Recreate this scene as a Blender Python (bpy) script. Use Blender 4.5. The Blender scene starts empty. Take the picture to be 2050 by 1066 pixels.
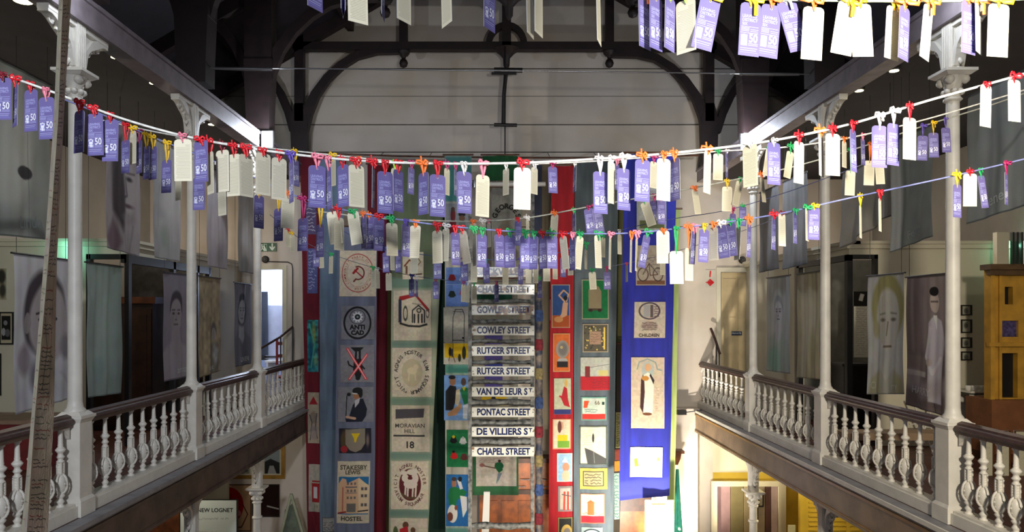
import bpy, math, random
import numpy as np
from mathutils import Vector

C = bpy.context.scene.collection
random.seed(7)
rng = np.random.default_rng(11)

# ------------------------------------------------------------------ camera
W, H = 2050.0, 1066.0
FPX = 1480.0            # focal length in pixels of the 2050 px wide frame
VX, VY = 989.0, 628.0   # principal point (the hall's vanishing point)
CZ = 5.6                # eye height above the ground floor
cam_d = bpy.data.cameras.new('camera')
cam = bpy.data.objects.new('camera', cam_d)
C.objects.link(cam)
cam_d.sensor_width = 36.0
cam_d.lens = 36.0 * FPX / W
cam_d.shift_x = (W / 2 - VX) / W
cam_d.shift_y = (VY - H / 2) / W
cam_d.clip_end = 200
cam.location = (0, 0, CZ)
cam.rotation_euler = (math.pi / 2, 0, 0)
bpy.context.scene.camera = cam

# ------------------------------------------------------------------ world, exposure
sc = bpy.context.scene
sc.view_settings.view_transform = 'Standard'
sc.view_settings.look = 'None'
sc.view_settings.gamma = 1.0
sc.view_settings.use_curve_mapping = False
sc.view_settings.exposure = 0.0
world = bpy.data.worlds.new('world')
sc.world = world
world.use_nodes = True
world.node_tree.nodes['Background'].inputs[0].default_value = (0.80, 0.86, 1.0, 1)
world.node_tree.nodes['Background'].inputs[1].default_value = 0.36
try:
    sc.cycles.use_denoising = True
    sc.cycles.max_bounces = 6
    sc.cycles.sample_clamp_indirect = 4.0
except Exception:
    pass

def lamp(kind, name, loc, energy, color=(1, 1, 1), radius=0.1, aim=None, spot=2.4, blend=0.6, size=None):
    d = bpy.data.lights.new(name, kind)
    d.energy = energy
    d.color = color
    if kind == 'AREA':
        d.shape = 'RECTANGLE'; d.size = size[0]; d.size_y = size[1]
    else:
        d.shadow_soft_size = radius
    if kind == 'SPOT':
        d.spot_size = spot; d.spot_blend = blend
    o = bpy.data.objects.new(name, d)
    C.objects.link(o)
    o.location = loc
    if aim is not None:
        v = Vector(aim) - Vector(loc)
        o.rotation_euler = v.to_track_quat('-Z', 'Y').to_euler()
    return o

XL, XR = -4.42, 4.84            # column lines of the nave
BAYS = [4.8, 7.8, 10.8, 13.8]   # depth of the columns
YE = 17.2                       # end wall
ZF = {-1: CZ - 2.12, 1: CZ - 2.19}   # gallery floor level left / right
XC = {-1: XL, 1: XR}
XO = {-1: -8.0, 1: 8.8}         # outer walls
# floodlights on the wall plates: cool white
for sx, y, e in ((-1, 7.45, 18), (-1, 13.35, 110), (1, 7.5, 26), (1, 13.5, 130)):
    x = XC[sx] - sx * 0.50
    lamp('POINT', 'floodlight_glow', (x, y - 0.12, 8.78), e, (0.80, 0.88, 1.0), 0.05)
# stage spot above and right of the viewer (out of view), unseen warm and cool fills added
lamp('SPOT', 'stage_spot_glow', (1.75, 0.2, 6.3), 1500, (1.0, 0.97, 0.90), 0.08, aim=(1.45, 3.2, 6.35), spot=1.05, blend=1.0)
lamp('SPOT', 'warm_fill_glow', (2.6, -0.4, 7.4), 2600, (1.0, 0.90, 0.72), 0.25, aim=(4.3, 11.5, 3.3), spot=1.1, blend=1.0)
lamp('SPOT', 'cool_fill_glow', (-1.2, -2.8, 7.8), 2200, (0.88, 0.93, 1.0), 0.25, aim=(-3.2, 13.0, 3.3), spot=1.05, blend=1.0)
# downlights of the gallery ceiling (warm)
for sx in (-1, 1):
    for y in (8.2, 12.2, 15.6):
        lamp('POINT', 'downlight_glow', (XC[sx] + sx * 1.9, y, 7.3), 34, (1.0, 0.86, 0.68), 0.05)
# lights below the galleries and the warm uplight at the foot of the end wall
lamp('SPOT', 'banner_uplight_glow', (2.9, 12.3, 0.3), 2100, (1.0, 0.93, 0.82), 0.12, aim=(3.1, 14.6, 2.0), spot=1.5, blend=1.0)
lamp('SPOT', 'uplight_glow', (3.45, 16.25, 0.3), 1100, (1.0, 0.88, 0.62), 0.12, aim=(4.15, 17.0, 2.0), spot=2.0, blend=0.8)
lamp('POINT', 'gallery_underlight_glow', (6.6, 14.2, 2.4), 90, (1.0, 0.86, 0.5), 0.1)
lamp('POINT', 'gallery_underlight_glow', (-6.4, 13.4, 2.7), 50, (1.0, 0.9, 0.74), 0.1)
lamp('SPOT', 'ladder_spot_glow', (0.9, 8.2, 0.9), 820, (1.0, 0.9, 0.74), 0.15, aim=(1.0, 15.0, 3.6), spot=1.2, blend=0.8)
lamp('POINT', 'teal_lamp_glow', (-6.75, 11.62, 6.58), 4.0, (0.25, 1.0, 0.78), 0.05)
lamp('POINT', 'teal_lamp_glow', (8.5, 12.0, 6.7), 4, (0.35, 1.0, 0.7), 0.05)
lamp('POINT', 'office_glow', (-5.3, 18.6, 6.3), 130, (0.72, 0.82, 1.0), 0.2)

# ------------------------------------------------------------------ helpers
def s2l(c):
    c = np.asarray(c, dtype=float)
    return np.where(c <= 0.04045, c / 12.92, ((c + 0.055) / 1.055) ** 2.4)

def P(px, py, d):
    """the point at depth d (metres from the lens plane) seen at pixel px, py"""
    return np.array([(px - VX) / FPX * d, d, CZ - (py - VY) / FPX * d])

MATS = {}
def mat(name, rgb, rough=0.6, metal=0.0, noise=0.12, nscale=6.0, bump=0.0, bscale=60.0, emit=None, estr=0.0, alpha=1.0, transl=0.0, second=None):
    if name in MATS:
        return MATS[name]
    m = bpy.data.materials.new(name)
    m.use_nodes = True
    nt = m.node_tree
    b = nt.nodes['Principled BSDF']
    col = [float(v) for v in s2l(rgb)]
    tc = nt.nodes.new('ShaderNodeTexCoord')
    if noise > 0:
        n = nt.nodes.new('ShaderNodeTexNoise')
        n.inputs['Scale'].default_value = nscale
        n.inputs['Detail'].default_value = 5
        nt.links.new(tc.outputs['Object'], n.inputs['Vector'])
        r = nt.nodes.new('ShaderNodeValToRGB')
        lo = [max(0, v * (1 - noise * 1.6)) for v in col]
        hi = [min(1, v * (1 + noise)) for v in col]
        if second is not None:
            lo = [float(v) for v in s2l(second)]
        r.color_ramp.elements[0].position = 0.32
        r.color_ramp.elements[1].position = 0.62
        r.color_ramp.elements[0].color = (*lo, 1)
        r.color_ramp.elements[1].color = (*hi, 1)
        nt.links.new(n.outputs['Fac'], r.inputs['Fac'])
        nt.links.new(r.outputs['Color'], b.inputs['Base Color'])
    else:
        b.inputs['Base Color'].default_value = (*col, 1)
    b.inputs['Roughness'].default_value = rough
    b.inputs['Metallic'].default_value = metal
    if bump > 0:
        n2 = nt.nodes.new('ShaderNodeTexNoise')
        n2.inputs['Scale'].default_value = bscale
        nt.links.new(tc.outputs['Object'], n2.inputs['Vector'])
        bp = nt.nodes.new('ShaderNodeBump')
        bp.inputs['Strength'].default_value = bump
        bp.inputs['Distance'].default_value = 0.01
        nt.links.new(n2.outputs['Fac'], bp.inputs['Height'])
        nt.links.new(bp.outputs['Normal'], b.inputs['Normal'])
    if emit is not None:
        b.inputs['Emission Color'].default_value = (*[float(v) for v in s2l(emit)], 1)
        b.inputs['Emission Strength'].default_value = estr
    if alpha < 1:
        b.inputs['Alpha'].default_value = alpha
    MATS[name] = m
    return m

def painted(name, rough=0.85, transl=0.0, weave=0.0, alpha=1.0):
    if name in MATS:
        return MATS[name]
    m = bpy.data.materials.new(name)
    m.use_nodes = True
    nt = m.node_tree
    b = nt.nodes['Principled BSDF']
    a = nt.nodes.new('ShaderNodeAttribute')
    a.attribute_name = 'Col'
    tc = nt.nodes.new('ShaderNodeTexCoord')
    n = nt.nodes.new('ShaderNodeTexNoise')
    n.inputs['Scale'].default_value = 9
    n.inputs['Detail'].default_value = 4
    nt.links.new(tc.outputs['Object'], n.inputs['Vector'])
    mx = nt.nodes.new('ShaderNodeMix')
    mx.data_type = 'RGBA'; mx.blend_type = 'MULTIPLY'
    mx.inputs[0].default_value = 0.25
    nt.links.new(a.outputs['Color'], mx.inputs[6])
    nt.links.new(n.outputs['Color'], mx.inputs[7])
    sh = mx.outputs[2]
    nt.links.new(a.outputs['Color'], b.inputs['Base Color'])
    if weave > 0:
        nt.links.new(sh, b.inputs['Base Color'])
        w = nt.nodes.new('ShaderNodeTexNoise')
        w.inputs['Scale'].default_value = 90
        nt.links.new(tc.outputs['Object'], w.inputs['Vector'])
        bp = nt.nodes.new('ShaderNodeBump')
        bp.inputs['Strength'].default_value = weave
        bp.inputs['Distance'].default_value = 0.01
        nt.links.new(w.outputs['Fac'], bp.inputs['Height'])
        nt.links.new(bp.outputs['Normal'], b.inputs['Normal'])
    b.inputs['Roughness'].default_value = rough
    if alpha < 1:
        b.inputs['Alpha'].default_value = alpha
    if transl > 0:
        t = nt.nodes.new('ShaderNodeBsdfTranslucent')
        nt.links.new(a.outputs['Color'], t.inputs['Color'])
        ms = nt.nodes.new('ShaderNodeMixShader')
        ms.inputs[0].default_value = transl
        out = nt.nodes['Material Output']
        nt.links.new(b.outputs[0], ms.inputs[1])
        nt.links.new(t.outputs[0], ms.inputs[2])
        nt.links.new(ms.outputs[0], out.inputs['Surface'])
    MATS[name] = m
    return m

def thing(name, label, cat, loc=(0, 0, 0), group=None):
    o = bpy.data.objects.new(name, None)
    o.empty_display_size = 0.1
    C.objects.link(o)
    o.location = loc
    o['label'] = label
    o['category'] = cat
    if group:
        o['group'] = group
    return o

def link_mesh(name, me, parent=None, loc=None, label=None):
    o = bpy.data.objects.new(name, me)
    C.objects.link(o)
    if parent is not None:
        o.parent = parent
    if loc is not None:
        o.location = loc
    if label:
        o['label'] = label
    return o

def tag(o, label, cat, group=None):
    o['label'] = label
    o['category'] = cat
    if group:
        o['group'] = group
    return o

class MB:
    """collects solids and builds them as one mesh object"""
    def __init__(self):
        self.v = []; self.f = []; self.m = []; self.sm = []; self.mats = []; self.mi = 0
    def use(self, m):
        if m not in self.mats:
            self.mats.append(m)
        self.mi = self.mats.index(m)
        return self
    def add(self, verts, faces, smooth=False):
        b = len(self.v)
        self.v.extend([tuple(float(c) for c in p) for p in verts])
        for f in faces:
            self.f.append([b + i for i in f]); self.m.append(self.mi); self.sm.append(smooth)
        return self
    def box(self, x0, x1, y0, y1, z0, z1):
        v = [(x0, y0, z0), (x1, y0, z0), (x1, y1, z0), (x0, y1, z0), (x0, y0, z1), (x1, y0, z1), (x1, y1, z1), (x0, y1, z1)]
        return self.add(v, [(0, 3, 2, 1), (4, 5, 6, 7), (0, 1, 5, 4), (1, 2, 6, 5), (2, 3, 7, 6), (3, 0, 4, 7)])
    def frustum(self, cx, cy, z0, z1, r0, r1, ry0=None, ry1=None):
        ry0 = r0 if ry0 is None else ry0; ry1 = r1 if ry1 is None else ry1
        v = [(cx - r0, cy - ry0, z0), (cx + r0, cy - ry0, z0), (cx + r0, cy + ry0, z0), (cx - r0, cy + ry0, z0),
             (cx - r1, cy - ry1, z1), (cx + r1, cy - ry1, z1), (cx + r1, cy + ry1, z1), (cx - r1, cy + ry1, z1)]
        return self.add(v, [(0, 3, 2, 1), (4, 5, 6, 7), (0, 1, 5, 4), (1, 2, 6, 5), (2, 3, 7, 6), (3, 0, 4, 7)])
    def lathe(self, cx, cy, prof, n=16, mod=None):
        vs = []
        for k, (r, z) in enumerate(prof):
            for i in range(n):
                a = 2 * math.pi * i / n
                rr = r * (mod(a, z) if mod else 1)
                vs.append((cx + rr * math.cos(a), cy + rr * math.sin(a), z))
        fs = []
        for k in range(len(prof) - 1):
            for i in range(n):
                j = (i + 1) % n
                fs.append((k * n + i, k * n + j, (k + 1) * n + j, (k + 1) * n + i))
        self.add(vs, fs, True)
        self.add(vs[:n], [tuple(reversed(range(n)))])
        return self.add(vs[-n:], [tuple(range(n))])
    def tube(self, pts, r, n=8, closed=False):
        pts = [np.array(p, float) for p in pts]
        m = len(pts)
        rr = r if hasattr(r, '__len__') else [r] * m
        vs = []
        up = np.array([0.0, 0.0, 1.0])
        for k, p in enumerate(pts):
            if closed:
                t = pts[(k + 1) % m] - pts[k - 1]
            else:
                t = pts[min(k + 1, m - 1)] - pts[max(k - 1, 0)]
            t = t / (np.linalg.norm(t) + 1e-9)
            a = np.cross(t, up)
            if np.linalg.norm(a) < 0.05:
                a = np.cross(t, np.array([0.0, 1.0, 0.0]))
            a /= np.linalg.norm(a)
            b = np.cross(t, a)
            for i in range(n):
                an = 2 * math.pi * i / n
                vs.append(p + rr[k] * (math.cos(an) * a + math.sin(an) * b))
        fs = []
        for k in range(m if closed else m - 1):
            k2 = (k + 1) % m
            for i in range(n):
                j = (i + 1) % n
                fs.append((k * n + i, k * n + j, k2 * n + j, k2 * n + i))
        self.add(vs, fs, True)
        if not closed:
            self.add(vs[:n], [tuple(range(n))]); self.add(vs[-n:], [tuple(reversed(range(n)))])
        return self
    def sweep(self, pts, hw, ht, axis='Y'):
        """a flat bar of half width hw across the bend and depth +-ht along axis (Y or X)"""
        pts = [np.array(p, float) for p in pts]
        m = len(pts)
        n = np.array([0.0, 1.0, 0.0]) if axis == 'Y' else np.array([1.0, 0.0, 0.0])
        hws = hw if hasattr(hw, '__len__') else [hw] * m
        vs = []
        for k, p in enumerate(pts):
            t = pts[min(k + 1, m - 1)] - pts[max(k - 1, 0)]
            t /= (np.linalg.norm(t) + 1e-9)
            a = np.cross(t, n)
            a /= (np.linalg.norm(a) + 1e-9)
            vs += [p + a * hws[k] - n * ht, p + a * hws[k] + n * ht, p - a * hws[k] + n * ht, p - a * hws[k] - n * ht]
        fs = [(0, 1, 2, 3), tuple(4 * (m - 1) + i for i in (3, 2, 1, 0))]
        for k in range(m - 1):
            for i in range(4):
                j = (i + 1) % 4
                fs.append((4 * k + i, 4 * (k + 1) + i, 4 * (k + 1) + j, 4 * k + j))
        return self.add(vs, fs)
    def prism(self, poly, y0, y1, axis='Y'):
        """polygon given as (a, z) pairs, extruded along axis"""
        n = len(poly)
        if axis == 'Y':
            vs = [(a, y0, z) for a, z in poly] + [(a, y1, z) for a, z in poly]
        elif axis == 'X':
            vs = [(y0, a, z) for a, z in poly] + [(y1, a, z) for a, z in poly]
        else:
            vs = [(a, z, y0) for a, z in poly] + [(a, z, y1) for a, z in poly]
        fs = [tuple(range(n)), tuple(reversed(range(n, 2 * n)))]
        for i in range(n):
            j = (i + 1) % n
            fs.append((i, i + n, j + n, j))
        return self.add(vs, fs)
    def build(self, name, parent=None, off=None, label=None, bevel=0.0):
        me = bpy.data.meshes.new(name)
        v = self.v
        if off is not None:
            v = [(a - off[0], b - off[1], c - off[2]) for a, b, c in v]
        me.from_pydata(v, [], self.f)
        for m in self.mats:
            me.materials.append(m)
        me.polygons.foreach_set('material_index', self.m)
        me.polygons.foreach_set('use_smooth', self.sm)
        me.update()
        o = link_mesh(name, me, parent, label=label)
        if bevel > 0:
            bm = o.modifiers.new('bevel', 'BEVEL'); bm.width = bevel; bm.segments = 2; bm.limit_method = 'ANGLE'
        return o

def struct(name, mb, parent=None):
    o = mb.build(name, parent)
    if parent is None:
        o['kind'] = 'structure'
    return o

def holes_rects(a0, a1, z0, z1, holes):
    """split a rectangle with rectangular holes into solid rectangles"""
    A = sorted({a0, a1, *[min(max(h[0], a0), a1) for h in holes], *[min(max(h[1], a0), a1) for h in holes]})
    Z = sorted({z0, z1, *[min(max(h[2], z0), z1) for h in holes], *[min(max(h[3], z0), z1) for h in holes]})
    out = []
    for i in range(len(A) - 1):
        run = None
        for k in range(len(Z) - 1):
            ca, cz = (A[i] + A[i + 1]) / 2, (Z[k] + Z[k + 1]) / 2
            inh = any(h[0] < ca < h[1] and h[2] < cz < h[3] for h in holes)
            if not inh:
                if run is None: run = Z[k]
            elif run is not None:
                out.append((A[i], A[i + 1], run, Z[k])); run = None
        if run is not None:
            out.append((A[i], A[i + 1], run, Z[-1]))
    return out

# ---- lettering: font outlines turned into plain polygons
_TXT = {}
def glyphs(s, size=1.0, bold=0.0):
    key = (s, bold)
    if key not in _TXT:
        cu = bpy.data.curves.new('lettering', 'FONT')
        cu.body = s
        cu.size = 1.0
        cu.align_x = 'CENTER'; cu.align_y = 'CENTER'
        cu.resolution_u = 3
        cu.offset = bold
        ob = bpy.data.objects.new('lettering', cu)
        C.objects.link(ob)
        dg = bpy.context.evaluated_depsgraph_get()
        dg.update()
        me = ob.evaluated_get(dg).to_mesh()
        v = np.array([q.co[:2] for q in me.vertices]) if len(me.vertices) else np.zeros((0, 2))
        f = [list(p.vertices) for p in me.polygons]
        ob.evaluated_get(dg).to_mesh_clear()
        bpy.data.objects.remove(ob); bpy.data.curves.remove(cu)
        _TXT[key] = (v, f)
    v, f = _TXT[key]
    return v * size, f

# ---- painted cloth: a dense mesh whose dye pattern lives in a colour attribute
class Paint:
    def __init__(self, w, h, step, base):
        self.w, self.h = float(w), float(h)
        self.nx = max(2, int(round(w / step)) + 1); self.ny = max(2, int(round(h / step)) + 1)
        self.X, self.Y = np.meshgrid(np.linspace(0, w, self.nx), np.linspace(0, h, self.ny))
        self.c = np.empty((self.ny, self.nx, 3)); self.c[:] = base
        self.texts = []
        self.soft = step * 0.8
    def _mix(self, m, col, a=1.0):
        m = np.clip(m, 0, 1)[..., None] * a
        self.c = self.c * (1 - m) + np.array(col) * m
        return self
    def ell(self, cx, cy, rx, ry, col, a=1.0, soft=None, ring=None):
        d = (np.hypot((self.X - cx) / rx, (self.Y - cy) / ry) - 1) * min(rx, ry)
        s = soft or self.soft
        if ring:
            return self._mix(0.5 - (np.abs(d) - ring) / s, col, a)
        return self._mix(0.5 - d / s, col, a)
    def rect(self, x0, y0, x1, y1, col, a=1.0, soft=None):
        s = soft or self.soft
        d = np.maximum(np.maximum(x0 - self.X, self.X - x1), np.maximum(y0 - self.Y, self.Y - y1))
        return self._mix(0.5 - d / s, col, a)
    def frame(self, t, col, a=1.0):
        self.rect(0, 0, self.w, t, col, a); self.rect(0, self.h - t, self.w, self.h, col, a)
        self.rect(0, 0, t, self.h, col, a); return self.rect(self.w - t, 0, self.w, self.h, col, a)
    def line(self, pts, wd, col, a=1.0, soft=None):
        s = soft or self.soft
        d = np.full(self.X.shape, 1e9)
        for (x0, y0), (x1, y1) in zip(pts[:-1], pts[1:]):
            dx, dy = x1 - x0, y1 - y0
            t = np.clip(((self.X - x0) * dx + (self.Y - y0) * dy) / (dx * dx + dy * dy + 1e-9), 0, 1)
            d = np.minimum(d, np.hypot(self.X - x0 - t * dx, self.Y - y0 - t * dy))
        return self._mix(0.5 - (d - wd / 2) / s, col, a)
    def poly(self, pts, col, a=1.0, soft=None):
        ins = np.zeros(self.X.shape, bool)
        n = len(pts)
        d = np.full(self.X.shape, 1e9)
        for i in range(n):
            (x0, y0), (x1, y1) = pts[i], pts[(i + 1) % n]
            cond = (y0 > self.Y) != (y1 > self.Y)
            xi = (x1 - x0) * (self.Y - y0) / ((y1 - y0) if abs(y1 - y0) > 1e-9 else 1e-9) + x0
            ins ^= cond & (self.X < xi)
            dx, dy = x1 - x0, y1 - y0
            t = np.clip(((self.X - x0) * dx + (self.Y - y0) * dy) / (dx * dx + dy * dy + 1e-9), 0, 1)
            d = np.minimum(d, np.hypot(self.X - x0 - t * dx, self.Y - y0 - t * dy))
        d = np.where(ins, -d, d)
        return self._mix(0.5 - d / (soft or self.soft), col, a)
    def noise(self, amp, sx=6, sy=6):
        r = np.random.default_rng(int(self.w * 13 + self.h * 7))
        gx, gy = max(2, int(self.w / sx) + 2), max(2, int(self.h / sy) + 2)
        g = r.random((gy, gx))
        fx = self.X / self.w * (gx - 1.001); fy = self.Y / self.h * (gy - 1.001)
        ix, iy = fx.astype(int), fy.astype(int); tx, ty = fx - ix, fy - iy
        tx = tx * tx * (3 - 2 * tx); ty = ty * ty * (3 - 2 * ty)
        v = (g[iy, ix] * (1 - tx) + g[iy, ix + 1] * tx) * (1 - ty) + (g[iy + 1, ix] * (1 - tx) + g[iy + 1, ix + 1] * tx) * ty
        self.c = np.clip(self.c * (1 + amp * (v[..., None] - 0.5) * 2), 0, 1)
        return self
    def text(self, s, x, y, size, col, ang=0.0, bold=0.01, sx=1.0):
        self.texts.append((s, x, y, size, col, ang, bold, sx)); return self
    def arc(self, s, cx, cy, rx, ry, a0, a1, size, col, bold=0.01, inward=False):
        n = len(s)
        for i, ch in enumerate(s):
            if ch == ' ': continue
            a = math.radians(a0 + (a1 - a0) * i / max(1, n - 1))
            x, y = cx + rx * math.sin(a), cy - ry * math.cos(a)
            rot = -a if not inward else -a + math.pi
            self.text(ch, x, y, size, col, rot, bold)
        return self
    def scribble(self, x0, y0, x1, y1, n, col, wd=1.2, a=0.9, seed=1):
        r = random.Random(seed)
        for i in range(n):
            y = y0 + (y1 - y0) * (i + 0.5) / n
            x = x0
            pts = []
            while x < x1:
                pts.append((x, y + r.uniform(-1, 1) * (y1 - y0) / n * 0.33)); x += r.uniform(0.6, 1.6) * wd * 1.6
                if r.random() < 0.12 and len(pts) > 2:
                    self.line(pts, wd, col, a); pts = []; x += wd * 2
            if len(pts) > 1: self.line(pts, wd, col, a)
        return self
    def mesh(self, name, F, m, lift=None):
        """F maps arrays (x, y) of the panel to world points (..., 3); lettering sits 'lift' in front"""
        pts = F(self.X, self.Y).reshape(-1, 3)
        cols = s2l(np.clip(self.c, 0, 1)).reshape(-1, 3)
        i = np.arange(self.nx * self.ny).reshape(self.ny, self.nx)
        q = np.stack([i[:-1, :-1], i[1:, :-1], i[1:, 1:], i[:-1, 1:]], -1).reshape(-1, 4)
        lv = [q.ravel()]; lt = [np.full(len(q), 4)]
        base = len(pts); P_ = [pts]; C_ = [cols]
        for s, x, y, size, col, ang, bold, sx in self.texts:
            v, f = glyphs(s, size, bold)
            if len(v) == 0: continue
            vx, vy = v[:, 0] * sx, -v[:, 1]
            ca, sa = math.cos(ang), math.sin(ang)
            X = x + vx * ca + vy * sa; Y = y - vx * sa + vy * ca
            w3 = F(X, Y) + (np.array(lift) if lift is not None else np.array([0, -0.004, 0]))
            P_.append(w3); C_.append(np.tile(s2l(col), (len(v), 1)))
            for ff in f:
                lv.append(np.array(ff) + base); lt.append(np.array([len(ff)]))
            base += len(v)
        pts = np.concatenate(P_); cols = np.concatenate(C_)
        lv = np.concatenate(lv).astype(np.int32); lt = np.concatenate(lt).astype(np.int32)
        me = bpy.data.meshes.new(name)
        me.vertices.add(len(pts)); me.vertices.foreach_set('co', pts.ravel().astype(np.float32))
        me.loops.add(len(lv)); me.loops.foreach_set('vertex_index', lv)
        me.polygons.add(len(lt))
        me.polygons.foreach_set('loop_start', np.concatenate([[0], np.cumsum(lt)[:-1]]).astype(np.int32))
        me.polygons.foreach_set('loop_total', lt)
        me.polygons.foreach_set('use_smooth', np.ones(len(lt), bool))
        at = me.attributes.new('Col', 'FLOAT_COLOR', 'POINT')
        at.data.foreach_set('color', np.concatenate([cols, np.ones((len(cols), 1))], 1).ravel().astype(np.float32))
        me.materials.append(m)
        me.update(calc_edges=True)
        return me
# ================================================================== materials
M_white = mat('white_paint', (0.86, 0.84, 0.80), 0.45, noise=0.05, bump=0.15, bscale=25)
M_endwall = mat('endwall_boards', (0.78, 0.74, 0.70), 0.8, noise=0.05, nscale=0.9, second=(0.74, 0.69, 0.62))
M_wall = mat('cream_wall', (0.80, 0.77, 0.68), 0.85, noise=0.06, nscale=0.8)
M_upper = mat('grey_wall', (0.60, 0.58, 0.55), 0.9, noise=0.08, nscale=1.2)
M_yellow = mat('yellow_boards', (0.78, 0.66, 0.22), 0.8, noise=0.14, nscale=1.5)
M_groove = mat('board_groove', (0.28, 0.26, 0.23), 0.9)
M_roof = mat('roof_boards', (0.11, 0.08, 0.10), 0.85, noise=0.25, nscale=3)
M_timber = mat('truss_timber', (0.12, 0.06, 0.06), 0.6, noise=0.25, nscale=5)
M_rail = mat('handrail_wood', (0.26, 0.16, 0.14), 0.42, noise=0.25, nscale=12)
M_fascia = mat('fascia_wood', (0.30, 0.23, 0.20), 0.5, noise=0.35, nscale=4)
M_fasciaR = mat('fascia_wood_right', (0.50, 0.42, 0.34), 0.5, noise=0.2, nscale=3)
M_ledge = mat('ledge_paint', (0.52, 0.51, 0.52), 0.5, noise=0.12)
M_gold = mat('gold_bead', (0.62, 0.46, 0.22), 0.4, noise=0.1)
M_beam = mat('plate_paint', (0.48, 0.44, 0.46), 0.6, noise=0.12)
M_black = mat('black_paint', (0.05, 0.05, 0.055), 0.4, noise=0)
M_dark = mat('dark_metal', (0.14, 0.13, 0.13), 0.45, noise=0.1)
M_red_floor = mat('gallery_floor', (0.34, 0.17, 0.12), 0.6, noise=0.2)
M_floor = mat('ground_floor', (0.36, 0.24, 0.15), 0.5, noise=0.2)
M_wood = mat('brown_wood', (0.32, 0.17, 0.08), 0.4, noise=0.3, nscale=7)
M_orange = mat('orange_wood', (0.70, 0.36, 0.10), 0.35, noise=0.25, nscale=6)
M_lens = mat('lamp_lens', (1, 1, 1), 0.3, noise=0, emit=(0.82, 0.9, 1.0), estr=30)
M_down = mat('downlight_lens', (1, 1, 1), 0.3, noise=0, emit=(1.0, 0.95, 0.7), estr=9)
M_paper = mat('paper', (0.86, 0.85, 0.82), 0.8, noise=0.02)
M_steel = mat('steel', (0.55, 0.55, 0.56), 0.3, metal=0.8, noise=0.05)
M_brass = mat('gilt', (0.62, 0.46, 0.16), 0.4, metal=0.3, noise=0.2)

# ================================================================== building shell
mb = MB().use(M_floor); mb.box(-8.2, 9.0, -3, 18, -0.2, 0); struct('floor', mb)
for sx, nm in ((-1, 'left'), (1, 'right')):
    zf = ZF[sx]; xi = XC[sx] - sx * 0.12; xo = XO[sx]
    fl = MB().use(M_red_floor)
    fl.box(min(xi, xo), max(xi, xo), -3, YE, zf - 0.06, zf - 0.005)
    struct('floor', fl)
    so = MB().use(M_wall)
    so.box(min(xi, xo), max(xi, xo), -3, YE, zf - 0.30, zf - 0.061)
    struct('ceiling', so)
    # ledge + fascia board along the gallery edge
    xf = XC[sx] - sx * 0.25
    lm = MB().use(M_ledge)
    lm.box(min(xf - sx * .04, xi), max(xf - sx * .04, xi), -3, YE, zf - 0.055, zf - 0.005)
    lm.box(min(xf - sx * .0, xi), max(xf - sx * .0, xi), -3, YE, zf - 0.09, zf - 0.055)
    lm.use(M_white if sx > 0 else M_ledge).box(min(xf - sx * .055, xf - sx * .03), max(xf - sx * .055, xf - sx * .03), -3, YE, zf - .05, zf - .0)
    struct('trim_%d' % (1 if sx < 0 else 2), lm)
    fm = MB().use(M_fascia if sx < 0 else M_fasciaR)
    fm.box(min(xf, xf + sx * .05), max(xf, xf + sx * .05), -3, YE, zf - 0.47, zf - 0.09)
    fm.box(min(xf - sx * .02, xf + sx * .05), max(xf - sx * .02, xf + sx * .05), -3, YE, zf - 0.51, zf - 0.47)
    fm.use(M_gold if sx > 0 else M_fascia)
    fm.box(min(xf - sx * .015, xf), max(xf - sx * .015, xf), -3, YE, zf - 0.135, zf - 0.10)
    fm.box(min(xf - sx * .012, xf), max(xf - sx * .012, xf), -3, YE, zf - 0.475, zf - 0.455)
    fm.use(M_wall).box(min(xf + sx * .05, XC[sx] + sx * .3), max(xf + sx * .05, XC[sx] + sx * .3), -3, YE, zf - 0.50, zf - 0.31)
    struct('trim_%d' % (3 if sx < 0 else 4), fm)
    # wall plate on the columns
    bm = MB().use(M_beam)
    bm.box(XC[sx] - 0.12, XC[sx] + 0.12, -3, YE, 8.65, 8.92)
    bm.box(XC[sx] - 0.15, XC[sx] + 0.15, -3, YE, 8.885, 8.935)
    struct('trim_%d' % (5 if sx < 0 else 6), bm)
    # aisle ceiling and outer wall
    cm = MB().use(M_roof)
    a, b = sorted((XC[sx] + sx * 0.15, xo))
    cm.box(a, b, -3, YE, 8.72, 8.80)
    struct('ceiling', cm)
    om = MB().use(M_upper)
    om.box(min(xo, xo + sx * .2), max(xo, xo + sx * .2), -3, 17.4, 0, 10.2)
    struct('wall_' + nm, om)
# nave roof
APX, APZ, SL = 0.2, 14.45, 0.585
for sx in (-1, 1):
    xo = XO[sx] + sx * 0.4
    zo = APZ - abs(xo - APX) * SL
    rm = MB().use(M_roof)
    rm.prism([(APX, APZ), (xo, zo), (xo, zo + 0.15), (APX, APZ + 0.15)], -3, 17.4)
    struct('ceiling', rm)
for k, t in enumerate((0.18, 0.42, 0.66, 0.88)):
    for sx in (-1, 1):
        x = APX + sx * t * 8.4
        z = APZ - abs(x - APX) * SL
        pm = MB().use(M_timber)
        pm.box(x - 0.07, x + 0.07, -3, YE, z - 0.22, z - 0.02)
        struct('trim_7', pm)
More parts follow.
